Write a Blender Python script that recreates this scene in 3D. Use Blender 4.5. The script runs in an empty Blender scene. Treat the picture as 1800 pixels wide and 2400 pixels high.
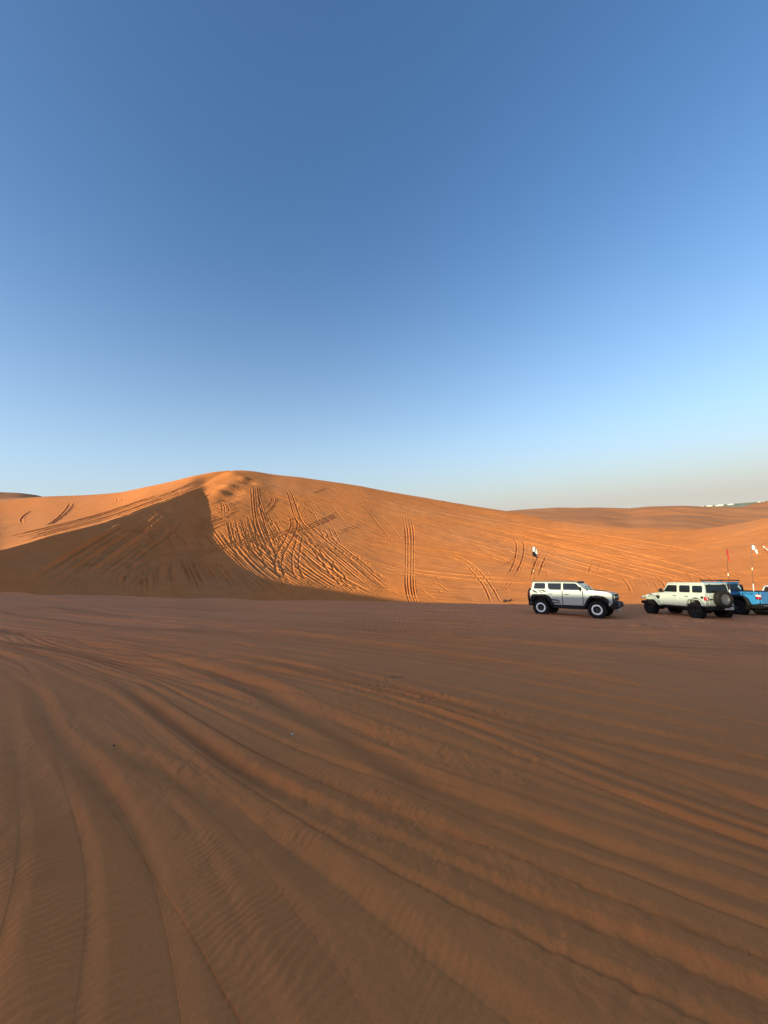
import bpy, bmesh, math, random
import numpy as np
from mathutils import Matrix, Vector

# ------------------------------------------------------------------ frames
# The parking ground is gently tilted.  Everything is modelled in the frame of
# that ground ("F": z is normal to it) and then laid into the level world by RW.
PW, PH, FPX = 1800.0, 2400.0, 900.0
HC = 2.1                                   # eye above the ground, F frame
PF = math.radians(9.8)
camF = Matrix(((1, 0, 0), (0, -math.sin(PF), -math.cos(PF)), (0, math.cos(PF), -math.sin(PF))))
q, rho = math.radians(2.54), math.radians(4.3)
r0 = Vector((1, 0, 0)); u0 = Vector((0, -math.sin(q), math.cos(q))); f0 = Vector((0, math.cos(q), math.sin(q)))
rr = r0 * math.cos(rho) - u0 * math.sin(rho); uu = r0 * math.sin(rho) + u0 * math.cos(rho)
camW = Matrix((rr, uu, -f0)).transposed()
R3 = camW @ camF.transposed()
RW = Matrix.Translation((0, 0, HC)) @ R3.to_4x4() @ Matrix.Translation((0, 0, -HC))
R_np = np.array(R3)

scene = bpy.context.scene
cam_d = bpy.data.cameras.new("camera"); cam = bpy.data.objects.new("camera", cam_d)
scene.collection.objects.link(cam)
cam.matrix_world = Matrix.Translation((0, 0, HC)) @ camW.to_4x4()
cam_d.sensor_fit = 'HORIZONTAL'; cam_d.sensor_width = 36; cam_d.lens = 18
cam_d.clip_start = 0.05; cam_d.clip_end = 20000
scene.camera = cam

TE = 0.0875                                 # fall of the sunlight per metre, F frame
SD = np.array([0.77, 0.638]); SD /= np.linalg.norm(SD)
SP = np.array([-SD[1], SD[0]])
lightW = (R3 @ Vector((SD[0], SD[1], -TE))).normalized()
toSun = -lightW
sun_el = math.asin(toSun.z); sun_az = math.atan2(toSun.x, toSun.y)

SKY_STRENGTH = 0.15
world = bpy.data.worlds.new("World"); scene.world = world; world.use_nodes = True
wn = world.node_tree; wn.nodes.clear()
sky = wn.nodes.new('ShaderNodeTexSky'); sky.sky_type = 'NISHITA'; sky.sun_disc = False
sky.sun_elevation = sun_el; sky.sun_rotation = sun_az + math.radians(15)
sky.altitude = 0; sky.air_density = 1.0; sky.dust_density = 1.5; sky.ozone_density = 3.5
bg = wn.nodes.new('ShaderNodeBackground'); bg.inputs[1].default_value = SKY_STRENGTH
wo = wn.nodes.new('ShaderNodeOutputWorld')
# clear desert evening air: deeper blue high up, a pale dust band hugging the horizon
hs = wn.nodes.new('ShaderNodeHueSaturation'); hs.inputs['Saturation'].default_value = 1.07; hs.inputs['Value'].default_value = 1.03
wtc = wn.nodes.new('ShaderNodeTexCoord'); wsx = wn.nodes.new('ShaderNodeSeparateXYZ')
wmr = wn.nodes.new('ShaderNodeMapRange')
wmr.inputs[1].default_value = 0.0; wmr.inputs[2].default_value = 0.80; wmr.inputs[3].default_value = 1.0; wmr.inputs[4].default_value = 0.0
wmx = wn.nodes.new('ShaderNodeMix'); wmx.data_type = 'RGBA'; wmx.inputs['B'].default_value = (2.72, 2.64, 2.40, 1)
wn.links.new(sky.outputs[0], hs.inputs['Color']); wn.links.new(wtc.outputs['Generated'], wsx.inputs[0])
wn.links.new(wsx.outputs['Z'], wmr.inputs[0]); wpw = wn.nodes.new('ShaderNodeMath'); wpw.operation = 'POWER'; wpw.inputs[1].default_value = 2.9; wn.links.new(wmr.outputs[0], wpw.inputs[0]); 
wdt = wn.nodes.new('ShaderNodeVectorMath'); wdt.operation = 'DOT_PRODUCT'; wdt.inputs[1].default_value = Vector((toSun.x, toSun.y, 0)).normalized()
wm2 = wn.nodes.new('ShaderNodeMapRange'); wm2.interpolation_type = 'SMOOTHSTEP'; wm2.inputs[1].default_value = 0.2; wm2.inputs[2].default_value = 0.75; wm2.inputs[3].default_value = 1.0; wm2.inputs[4].default_value = 0.08
wml = wn.nodes.new('ShaderNodeMath'); wml.operation = 'MULTIPLY'
wn.links.new(wtc.outputs['Generated'], wdt.inputs[0]); wn.links.new(wdt.outputs['Value'], wm2.inputs[0]); wn.links.new(wm2.outputs[0], wml.inputs[0]); wn.links.new(wpw.outputs[0], wml.inputs[1])
wn.links.new(wml.outputs[0], wmx.inputs['Factor'])
wcz = wn.nodes.new('ShaderNodeMapRange'); wcz.inputs[1].default_value = 0.02; wcz.inputs[2].default_value = 0.2; wn.links.new(wsx.outputs['Z'], wcz.inputs[0])
wcm = wn.nodes.new('ShaderNodeMix'); wcm.data_type = 'RGBA'; wcm.inputs['A'].default_value = (2.66, 2.56, 2.30, 1); wcm.inputs['B'].default_value = (2.70, 3.30, 3.60, 1)
wn.links.new(wcz.outputs[0], wcm.inputs['Factor']); wn.links.new(wcm.outputs['Result'], wmx.inputs['B'])
wn.links.new(hs.outputs[0], wmx.inputs['A']); wn.links.new(wmx.outputs['Result'], bg.inputs[0]); wn.links.new(bg.outputs[0], wo.inputs[0])

sun_d = bpy.data.lights.new("sun", 'SUN'); sun_d.energy = 4.25; sun_d.angle = math.radians(0.4)
sun_d.color = (1.0, 1.0, 0.70)
sun = bpy.data.objects.new("sun", sun_d); scene.collection.objects.link(sun)
sun.rotation_mode = 'QUATERNION'; sun.rotation_quaternion = lightW.to_track_quat('-Z', 'Y')
sun.location = (-40, -40, 60)

scene.view_settings.view_transform = 'Standard'; scene.view_settings.look = 'None'
scene.view_settings.exposure = 0.72; scene.view_settings.gamma = 1.0
scene.render.engine = 'CYCLES'
scene.cycles.max_bounces = 6; scene.cycles.diffuse_bounces = 3

# ------------------------------------------------------------------ materials
def mat(name, col, rough=0.6, metal=0.0, spec=0.5, coat=0.0, noise=0.0, nscale=8.0, emit=None):
    m = bpy.data.materials.new(name); m.use_nodes = True
    nt = m.node_tree; b = nt.nodes['Principled BSDF']
    b.inputs['Base Color'].default_value = (*col, 1); b.inputs['Roughness'].default_value = rough
    b.inputs['Metallic'].default_value = metal; b.inputs['Specular IOR Level'].default_value = spec
    b.inputs['Coat Weight'].default_value = coat; b.inputs['Coat Roughness'].default_value = 0.06
    tc = nt.nodes.new('ShaderNodeTexCoord'); nz = nt.nodes.new('ShaderNodeTexNoise')
    nz.inputs['Scale'].default_value = nscale; nz.inputs['Detail'].default_value = 4
    nt.links.new(tc.outputs['Object'], nz.inputs['Vector'])
    mx = nt.nodes.new('ShaderNodeMix'); mx.data_type = 'RGBA'
    mx.inputs['A'].default_value = (*[c * (1 - noise) for c in col], 1)
    mx.inputs['B'].default_value = (*[min(1, c * (1 + noise)) for c in col], 1)
    nt.links.new(nz.outputs['Fac'], mx.inputs['Factor']); nt.links.new(mx.outputs['Result'], b.inputs['Base Color'])
    return m

def dusty(name, col, dust=(0.42, 0.24, 0.13), z0=0.35, z1=1.0, amt=0.5, rough=0.35, coat=0.6, spec=0.5, metal=0.0):
    """paint with a film of sand that is thicker low on the body (real dirt, in the object's own space)"""
    m = mat(name, col, rough, metal, spec, coat, 0.04, 3.0)
    nt = m.node_tree; b = nt.nodes['Principled BSDF']
    src = b.inputs['Base Color'].links[0].from_socket
    tc = nt.nodes.new('ShaderNodeTexCoord'); sx = nt.nodes.new('ShaderNodeSeparateXYZ')
    nt.links.new(tc.outputs['Object'], sx.inputs[0])
    mr = nt.nodes.new('ShaderNodeMapRange'); mr.inputs[1].default_value = z0; mr.inputs[2].default_value = z1
    mr.inputs[3].default_value = amt; mr.inputs[4].default_value = 0.03
    nt.links.new(sx.outputs['Z'], mr.inputs[0])
    nz = nt.nodes.new('ShaderNodeTexNoise'); nz.inputs['Scale'].default_value = 5; nz.inputs['Detail'].default_value = 6
    nt.links.new(tc.outputs['Object'], nz.inputs['Vector'])
    mu = nt.nodes.new('ShaderNodeMath'); mu.operation = 'MULTIPLY'
    nt.links.new(mr.outputs[0], mu.inputs[0]); nt.links.new(nz.outputs['Fac'], mu.inputs[1])
    m2 = nt.nodes.new('ShaderNodeMath'); m2.operation = 'MULTIPLY'; m2.inputs[1].default_value = 1.6; m2.use_clamp = True
    nt.links.new(mu.outputs[0], m2.inputs[0])
    mx = nt.nodes.new('ShaderNodeMix'); mx.data_type = 'RGBA'
    nt.links.new(m2.outputs[0], mx.inputs['Factor']); nt.links.new(src, mx.inputs['A'])
    mx.inputs['B'].default_value = (*dust, 1)
    nt.links.new(mx.outputs['Result'], b.inputs['Base Color'])
    ad = nt.nodes.new('ShaderNodeMath'); ad.operation = 'MULTIPLY_ADD'; ad.inputs[1].default_value = 0.5; ad.inputs[2].default_value = rough
    nt.links.new(m2.outputs[0], ad.inputs[0]); nt.links.new(ad.outputs[0], b.inputs['Roughness'])
    return m

M = dict(
    cream=dusty('cream_paint', (0.46, 0.46, 0.40), amt=.15),
    pale=dusty('pale_green_white_paint', (0.47, 0.48, 0.41), amt=0.12),
    blue=dusty('bright_blue_paint', (0.02, 0.19, 0.42), amt=0.12),
    white=dusty('white_paint', (0.75, 0.75, 0.72), amt=0.3),
    black=dusty('black_plastic', (0.008, 0.008, 0.009), amt=0.02, rough=0.6, coat=0.0, z1=1.3, spec=.2),
    roofdark=dusty('dark_roof', (0.035, 0.03, 0.025), amt=0.2, rough=0.5, coat=0.1, z0=3, z1=4),
    glass=mat('tinted_glass', (0.006, 0.009, 0.012), 0.08, 0, 0.35, 0.0),
    shield=mat('windshield_glass', (0.03, 0.07, 0.10), 0.04, 0, 0.9, 0.5),
    rubber=dusty('tyre_rubber', (0.006, 0.006, 0.006), amt=0.02, rough=0.85, coat=0.0, spec=0.3, z0=-0.6, z1=0.6),
    ring=mat('silver_ring', (0.92, 0.88, 0.82), 0.4, 0.0, 0.5, 0.0, 0.05),
    darkrim=mat('dark_rim', (0.02, 0.02, 0.022), 0.35, 0.3),
    greyrim=mat('grey_rim', (0.22, 0.21, 0.21), 0.35, 0.7),
    red=mat('red_lens', (0.45, 0.01, 0.015), 0.15, 0, 0.6, 0.5),
    pink=mat('pale_lens', (0.85, 0.62, 0.60), 0.2, 0, 0.6, 0.5),
    amber=mat('amber_lens', (0.55, 0.16, 0.03), 0.2, 0, 0.6, 0.3),
    lens=mat('clear_lens', (0.55, 0.55, 0.55), 0.1, 0.2, 0.8, 0.5),
    plate=mat('plate_white', (0.72, 0.70, 0.64), 0.5),
    steel=mat('brushed_steel', (0.5, 0.5, 0.5), 0.35, 0.9),
    pole=mat('whip_pole', (0.10, 0.035, 0.015), 0.5),
    band=mat('pole_joint', (0.75, 0.68, 0.45), 0.4),
    fwhite=mat('white_cloth', (0.80, 0.77, 0.72), 0.9, noise=0.05),
    fblack=mat('black_cloth', (0.02, 0.014, 0.02), 0.9),
    fred=mat('red_cloth', (0.55, 0.015, 0.02), 0.9),
    fgrey=mat('grey_print', (0.22, 0.2, 0.27), 0.9),
    wall=mat('white_wall', (0.48, 0.44, 0.40), 0.8, noise=0.06, nscale=.2),
    wroof=mat('pale_roof', (0.62, 0.58, 0.52), 0.7),
    opening=mat('dark_opening', (0.05, 0.05, 0.05), 0.5),
    leaf=mat('dusty_leaves', (0.15, 0.15, 0.09), 0.8, noise=0.3, nscale=1.0),
    bark=mat('bark', (0.10, 0.07, 0.045), 0.9),
    paper=mat('litter_white', (0.75, 0.72, 0.68), 0.8),
    char=mat('charred_wood', (0.02, 0.015, 0.012), 0.9),
    twig=mat('twig_bark', (0.06, 0.035, 0.02), 0.9),
)

# ------------------------------------------------------------------ object helpers
def link(o, parent=None, mw=None):
    scene.collection.objects.link(o)
    if parent is not None: o.parent = parent
    return o
def tag(o, label=None, cat=None, group=None, kind=None):
    if label: o['label'] = label
    if cat: o['category'] = cat
    if group: o['group'] = group
    if kind: o['kind'] = kind
    return o
def empty(name, mw, label, cat, group=None):
    o = bpy.data.objects.new(name, None); o.empty_display_size = 0.3
    scene.collection.objects.link(o); o.matrix_world = mw
    return tag(o, label, cat, group)

class MB:
    """collects shapes into one mesh"""
    def __init__(s): s.v = []; s.f = []
    def add(s, v, f):
        n = len(s.v); s.v += [tuple(p) for p in v]; s.f += [tuple(i + n for i in g) for g in f]; return s
    def box(s, x0, x1, y0, y1, z0, z1, tx=0.0, ty=0.0):
        v = [(x0, y0, z0), (x1, y0, z0), (x1, y1, z0), (x0, y1, z0),
             (x0 + tx, y0 + ty, z1), (x1 - tx, y0 + ty, z1), (x1 - tx, y1 - ty, z1), (x0 + tx, y1 - ty, z1)]
        return s.add(v, [(3, 2, 1, 0), (4, 5, 6, 7), (0, 1, 5, 4), (1, 2, 6, 5), (2, 3, 7, 6), (3, 0, 4, 7)])
    def prism(s, pts, fy0, fy1):
        """polygon pts in (x,z) extruded from y=fy0(x,z) to y=fy1(x,z)"""
        a = fy0 if callable(fy0) else (lambda x, z: fy0)
        b = fy1 if callable(fy1) else (lambda x, z: fy1)
        n = len(pts)
        v = [(x, a(x, z), z) for x, z in pts] + [(x, b(x, z), z) for x, z in pts]
        f = [tuple(range(n)), tuple(range(2 * n - 1, n - 1, -1))]
        f += [(i, i + n, (i + 1) % n + n, (i + 1) % n) for i in range(n)]
        return s.add(v, f)
    def tube(s, pts, r, n=8, r1=None):
        pts = [Vector(p) for p in pts]; m = len(pts); v = []; f = []
        for i, p in enumerate(pts):
            d = (pts[min(i + 1, m - 1)] - pts[max(i - 1, 0)]).normalized()
            a = d.cross(Vector((0, 0, 1)));
            if a.length < 1e-3: a = d.cross(Vector((0, 1, 0)))
            a.normalize(); b = d.cross(a)
            rad = r if r1 is None else r + (r1 - r) * i / (m - 1)
            for k in range(n):
                t = 2 * math.pi * k / n; v.append(p + (a * math.cos(t) + b * math.sin(t)) * rad)
        for i in range(m - 1):
            for k in range(n):
                f.append((i * n + k, i * n + (k + 1) % n, (i + 1) * n + (k + 1) % n, (i + 1) * n + k))
        f.append(tuple(range(n - 1, -1, -1))); f.append(tuple((m - 1) * n + k for k in range(n)))
        return s.add(v, f)
    def lathe(s, prof, n=40, c=(0, 0, 0)):
        """profile (y, radius) spun round the y axis"""
        m = len(prof); v = []; f = []
        for k in range(n):
            t = 2 * math.pi * k / n
            for y, r in prof: v.append((c[0] + r * math.cos(t), c[1] + y, c[2] + r * math.sin(t)))
        for k in range(n):
            k2 = (k + 1) % n
            for i in range(m - 1): f.append((k * m + i, k * m + i + 1, k2 * m + i + 1, k2 * m + i))
        return s.add(v, f)
    def build(s, name, m, parent=None, bevel=0.0, smooth=True, mw=None):
        me = bpy.data.meshes.new(name); me.from_pydata(s.v, [], s.f); me.update()
        bm = bmesh.new(); bm.from_mesh(me)
        bmesh.ops.recalc_face_normals(bm, faces=bm.faces); bm.to_mesh(me); bm.free()
        me.materials.append(m)
        o = bpy.data.objects.new(name, me); scene.collection.objects.link(o)
        if parent is not None: o.parent = parent
        if mw is not None: o.matrix_world = mw
        if smooth: me.shade_smooth() if hasattr(me, 'shade_smooth') else None
        if bevel > 0:
            b = o.modifiers.new('bevel', 'BEVEL'); b.width = bevel; b.segments = 2
            b.limit_method = 'ANGLE'; b.angle_limit = math.radians(30)
        if smooth:
            me.set_sharp_from_angle(angle=math.radians(35))
        return o

def text_obj(name, body, size, m, parent, mat4, align='CENTER', sx=1.0):
    c = bpy.data.curves.new(name, 'FONT'); c.body = body; c.size = size; c.extrude = 0.003
    c.align_x = align; c.align_y = 'CENTER'
    t = bpy.data.objects.new(name, c); scene.collection.objects.link(t)
    bpy.context.view_layer.update()
    me = bpy.data.meshes.new_from_object(t.evaluated_get(bpy.context.evaluated_depsgraph_get()))
    bpy.data.objects.remove(t); bpy.data.curves.remove(c)
    me.transform(mat4 @ Matrix.Diagonal((sx, 1, 1, 1))); me.name = name
    me.materials.clear(); me.materials.append(m)
    o = bpy.data.objects.new(name, me); scene.collection.objects.link(o); o.parent = parent
    return o

# ------------------------------------------------------------------ terrain
rng = np.random.default_rng(11)
def px_dir(x, y):
    """unit-horizontal direction: azimuth (from +Y to +X) and tan(elevation) of a picture point, F frame"""
    cx = (np.asarray(x, float) - 900) / FPX; cy = (1200 - np.asarray(y, float)) / FPX
    yy = math.cos(PF) - math.sin(PF) * cy; zz = math.sin(PF) + math.cos(PF) * cy
    h = np.hypot(cx, yy)
    return np.arctan2(cx, yy), zz / h
_lat = rng.random((512, 512)).astype(np.float32) * 2 - 1
def vnoise(x, y):
    xi = np.floor(x).astype(np.int64); yi = np.floor(y).astype(np.int64)
    fx = (x - xi).astype(np.float32); fy = (y - yi).astype(np.float32)
    fx = fx * fx * fx * (fx * (fx * 6 - 15) + 10); fy = fy * fy * fy * (fy * (fy * 6 - 15) + 10)
    a = _lat[xi & 511, yi & 511]; b = _lat[(xi + 1) & 511, yi & 511]
    c = _lat[xi & 511, (yi + 1) & 511]; d = _lat[(xi + 1) & 511, (yi + 1) & 511]
    return (a * (1 - fx) + b * fx) * (1 - fy) + (c * (1 - fx) + d * fx) * fy
def fbm(x, y, o=4):
    s = 0; a = 1.0; t = 0
    for i in range(o):
        s = s + a * vnoise(x * 2 ** i + 17.3 * i, y * 2 ** i - 9.1 * i); t += a; a *= 0.5
    return s / t
def sstep(e0, e1, x):
    t = np.clip((x - e0) / (e1 - e0), 0, 1); return t * t * (3 - 2 * t)

AZ = np.radians(np.arange(-180, 180.001, 0.25))       # table of azimuths
def curve(azs, vals, sm=3):
    azs = np.asarray(azs, float); vals = np.asarray(vals, float)
    o = np.argsort(azs); azs = azs[o]; vals = vals[o]
    v = np.interp(AZ, azs, vals)
    k = np.exp(-0.5 * (np.arange(-12, 13) / sm) ** 2); k /= k.sum()
    return np.convolve(np.pad(v, 12, mode='edge'), k, mode='valid')
def tab(t, a): return np.interp(a, AZ, t)
def deg(*a): return np.radians(a)

# edge of the flat ground
ex, ey = [0, 300, 600, 900, 1200, 1500, 1800], [1391, 1398, 1407, 1413.5, 1418.5, 1419, 1421]
ea, et = px_dir(ex, ey); eD = np.array([44, 42, 38, 34, 32.6, 36.9, 42.])
eaz = np.concatenate([deg(-180, -75), ea, deg(75, 180)])
E_r = curve(eaz, np.concatenate([[30, 40], eD, [42, 30]]))
E_z = curve(eaz, np.concatenate([[0.5, 0.8], HC + et * eD, [0.1, 0.3]]))
# foot of the dunes, hidden behind that edge
F_r = curve(deg(-180, -110, -60, -40, 0, 25, 45, 80, 180), [42, 44, 52, 56, 67, 66, 62, 60, 42])
F_z = curve(deg(-180, -110, -60, -40, 0, 25, 45, 80, 180), [0.2, 0, -3.0, -4.2, -3.6, -3.2, -3.0, -2, 0.2])
# right-hand skyline of the big dune (from the summit on)
sx = [545, 575, 600, 640, 700, 750, 800, 850, 900, 1000, 1100, 1205, 1300, 1450, 1620, 1700, 1800]
sy = [1102, 1102.5, 1105, 1112, 1118, 1125, 1132, 1140, 1150, 1167, 1184, 1200, 1222, 1236, 1243, 1233, 1214]
sa, st = px_dir(sx, sy)
sD = np.array([148, 149, 150, 151, 152, 153, 154, 155, 156, 158, 160, 160, 150, 140, 132, 130, 130.])
# arm ridge: distances solved so that its shadow ends where the photo's does
bx = [462, 472, 478, 482, 487, 508, 534, 552, 588, 631, 689, 747, 816, 888, 978]
by = [1158, 1168, 1185, 1214, 1250, 1277, 1296, 1315, 1337, 1355, 1369, 1387, 1398, 1407, 1420]
def prof(s):                                           # dune face between foot and crest
    s = np.clip(s, 0, 1)
    return 0.12 * s * s * (3 - 2 * s) + 0.88 * s ** 1.15
def n_face(a, r, cr, cz):
    fr = tab(F_r, a); fz = tab(F_z, a)
    return fz + (cz - fz) * prof((r - fr) / np.maximum(cr - fr, 1))
C0_r = curve(np.concatenate([deg(-180, -30), sa, deg(50, 60)]), np.concatenate([[140, 146], sD, [130, 130]]))
C0_z = curve(np.concatenate([deg(-180, -30), sa, deg(50, 60)]), np.concatenate([[30, 39], HC + st * sD, [20, 16]]))
ba, bt = px_dir(bx, by); K_u, K_v = [], []
for a, t in zip(ba, bt):
    rs = np.arange(66, 160, 0.1)
    zf = n_face(np.full_like(rs, a), rs, tab(C0_r, a), tab(C0_z, a))
    hit = np.nonzero(zf >= HC + t * rs)[0]
    r = rs[hit[0]] if len(hit) else 150
    x, y = r * math.sin(a), r * math.cos(a)
    K_u.append(x * SP[0] + y * SP[1]); K_v.append(HC + t * r + TE * (x * SD[0] + y * SD[1]))
K_u = np.array(K_u + [21, 14, 12, 9, 6, 3, -40, -120]); K_v = np.array(K_v + [2.85, 3.05, 3.22, 3.26, 3.12, 3.2, 3.4, 3.4])
o = np.argsort(K_u); K_u, K_v = K_u[o], K_v[o]
K_v = np.where(K_u < 57, np.maximum(K_v, 2.3), K_v)
def sigma(x, y):                                       # height of the shadow's upper surface
    return np.interp(x * SP[0] + y * SP[1], K_u, K_v) - TE * (x * SD[0] + y * SD[1])

ax_, ay_ = [0, 60, 120, 180, 240, 300, 360, 400, 440], [1291, 1274, 1256, 1241, 1226, 1205, 1182, 1168, 1154]
aa, at = px_dir(ax_, ay_); aD = []
for a, t in zip(aa, at):
    rs = np.arange(60, 150, 0.1); d = (HC + t * rs) - sigma(rs * np.sin(a), rs * np.cos(a))
    i = np.nonzero(d[:-1] * d[1:] <= 0)[0]
    aD.append(rs[i[0]] if len(i) else 120.0)
aD = np.array(aD)
# the arm goes on out of the picture, round the left and behind the eye, and shades the flat
oa = deg(-180, -150, -120, -95, -75, -58); oD = np.array([66, 62, 60, 62, 66, 72.])
oz = sigma(oD * np.sin(oa), oD * np.cos(oa)) + 0.0
ra_ = deg(55, 75, 100, 130, 155, 179.9); rD_ = np.array([125, 110, 90, 78, 70, 66.]); rz_ = np.array([18, 9, 4, 3, 5, float(oz[0])])
ja, jt = px_dir([478, 512], [1139, 1116]); jD = np.array([133, 142.])
c1a = np.concatenate([oa, aa, ja, sa, ra_]); c1r = np.concatenate([oD, aD, jD, sD, rD_])
c1z = np.concatenate([oz, HC + at * aD, HC + jt * jD, HC + st * sD, rz_])
C1_r = curve(c1a, c1r, 1.6); C1_z = curve(c1a, c1z, 1.6)
# left skyline, behind the arm
lx, ly = [0, 110, 200, 280, 340, 400, 450, 500, 545], [1170, 1164, 1161, 1155, 1142, 1129, 1116, 1106, 1102]
la, lt = px_dir(lx, ly); lD = np.array([196, 183, 171, 160, 153, 149, 146, 147, 148.])
L_r = curve(np.concatenate([deg(-180, -100, -75, -55), la, sa[1:], ra_]), np.concatenate([[110, 120, 155, 188], lD, sD[1:], rD_]), 1.6)
L_z = curve(np.concatenate([deg(-180, -100, -75, -55), la, sa[1:], ra_]), np.concatenate([[-8, -6, 2, 20], HC + lt * lD, HC + st[1:] * sD[1:], rz_]), 1.6)
# farther dunes
kx, ky = [1100, 1150, 1205, 1260, 1300, 1400, 1475, 1520, 1600, 1700, 1800], [1215, 1203, 1198, 1194.5, 1192, 1191.5, 1193, 1189, 1187, 1190, 1191.5]
ka, kt = px_dir(kx, ky); kD = np.linspace(250, 285, len(kx))
D2_r = curve(np.concatenate([ka, deg(55)]), np.concatenate([kD, [285]]), 2)
D2_t = curve(np.concatenate([deg(-20, 5), ka, deg(55, 80)]), np.concatenate([[-.3, 0.0], kt, [kt[-1], -.1]]), 1.2)
tx, ty = [1690, 1735, 1760, 1800], [1200, 1190, 1183, 1175]
ta, tt = px_dir(tx, ty)
D3_t = curve(np.concatenate([deg(30), ta, deg(52, 70)]), np.concatenate([[-.2], tt, [tt[-1] + .01, -.1]]), 1.2)
gx, gy = [0, 45, 90, 125], [1154.5, 1156, 1162, 1172]
ga, gt = px_dir(gx, gy)
D4_t = curve(np.concatenate([deg(-80, -55), ga, deg(-30)]), np.concatenate([[-.1, gt[0] - .005], gt, [-.2]]), 1.2)
def plainF(x, y, w=-15.0): return HC + (w - R_np[2, 0] * x - R_np[2, 1] * y) / R_np[2, 2]
def smax(a, b, k):
    h = np.clip(0.5 + 0.5 * (a - b) / k, 0, 1); return b + (a - b) * h + k * h * (1 - h)

def base_height(a, r):
    """large shapes only: a (azimuth) and r arrays -> z, F frame"""
    x, y = r * np.sin(a), r * np.cos(a)
    er, ez, fr, fz = tab(E_r, a), tab(E_z, a), tab(F_r, a), tab(F_z, a)
    c1, z1, l2, z2 = tab(C1_r, a), tab(C1_z, a), tab(L_r, a), tab(L_z, a)
    flat = ez * sstep(4, 1, np.zeros_like(r)) * 0 + ez * sstep(3, 1, 1 / np.maximum(r / er, .2)) if False else ez * np.clip(r / er, 0, 1) ** 2 * sstep(.2, 1, r / er)
    s = np.clip((r - er) / np.maximum(fr - er, 1), 0, 1)
    dip = ez + (fz - ez) * (s * s * (3 - 2 * s) * .75 + .25 * s)
    face = n_face(a, r, c1, z1)
    # from the arm on to the left skyline
    t = np.clip((r - c1) / np.maximum(l2 - c1, .01), 0, 1)
    outer = z1 + (z2 - z1) * (t * .55 + .45 * t * t * (3 - 2 * t))
    has = (l2 - c1) > 1.0
    peak = np.where(has, l2, c1); zp = np.where(has, z2, z1)
    back = zp - 0.10 * np.maximum(r - peak, 0) - .0045 * np.maximum(r - peak, 0) ** 2
    z = np.where(r < er, flat, np.where(r < fr, dip, np.where(r < c1, face, np.where(r < peak, outer, back))))
    far = r > peak
    pl = plainF(x, y)
    pl = np.minimum(pl, plainF(x, y, -12) + 0) + 1.2 * fbm(x / 150, y / 150, 3) * sstep(250, 500, r) * sstep(9000, 1500, r)
    pl = pl - 14 * sstep(60, 20, r) * 0
    d2 = tab(D2_r, a); zz2 = HC + tab(D2_t, a) * d2
    w2 = d2 - 150
    bump = 2.2 * fbm(x / 38, y / 38 + 4, 3) * sstep(d2, d2 - 25, r)
    zz2 = zz2 - .238 * (np.sqrt((r - d2) ** 2 + 64) - 8) + bump
    zz3 = HC + tab(D3_t, a) * 440 - .21 * (np.sqrt((r - 440) ** 2 + 100) - 10)
    zz4 = HC + tab(D4_t, a) * 300 - .3 * (np.sqrt((r - 300) ** 2 + 30) - 5.5)
    fz_ = smax(smax(smax(back, zz2, 1.5), zz3, 1.5), smax(zz4, pl, 2.0), 2.0)
    # join softly on the crest so nothing pokes above it
    k = sstep(0, 10, r - peak)
    mixed = np.where(far, back + (np.maximum(fz_, back) - back) * k, z)
    return mixed

# grid: azimuth columns x radial rows
A0, A1, NC = math.radians(-52), math.radians(52), 2300
front = np.linspace(A0, A1, NC)
side = np.concatenate([np.linspace(A1, A1 + .5, 90)[1:], np.linspace(A1 + .5, A0 + 2 * math.pi - .5, 240)[1:-1], np.linspace(A0 + 2 * math.pi - .5, A0 + 2 * math.pi, 90)[:-1]])
cols = np.concatenate([front, side]); NT = len(cols)
def geo(a, b, k): n = int(math.log(b / a) / k); return a * np.exp(np.linspace(0, math.log(b / a), n))[:-1]
rows = np.concatenate([geo(.25, 1.9, .06), geo(1.9, 8, .0030), geo(8, 48, .0042), geo(48, 57, .02), np.arange(57, 158, .17), np.arange(158, 300, .8), geo(300, 600, .012), geo(600, 9000, .05), [9000]])
NR = len(rows); print('grid', NR, NT)
AA, RR = np.meshgrid(cols.astype(np.float64), rows, indexing='xy')
AW = (AA + math.pi) % (2 * math.pi) - math.pi
Z = base_height(AW, RR)
X, Y = RR * np.sin(AA), RR * np.cos(AA)
Zb = Z[:, :NC].copy()

def hit(x, y, r0=60.0, r1=400.0):
    """where a line of sight meets the big terrain"""
    a, t = px_dir(x, y); c = int(np.clip(round((float(a) - A0) / (A1 - A0) * (NC - 1)), 0, NC - 1))
    i0 = np.searchsorted(rows, r0); i1 = np.searchsorted(rows, r1)
    w = np.nonzero(Zb[i0:i1, c] >= HC + float(t) * rows[i0:i1])[0]
    if len(w) == 0: return None
    r = rows[i0 + w[0]]; return np.array([r * math.sin(a), r * math.cos(a)])
def flat_hit(x, y, h=0.0):
    a, t = px_dir(x, y); r = (HC - h) / -float(t); return np.array([r * math.sin(a), r * math.cos(a)])

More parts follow.
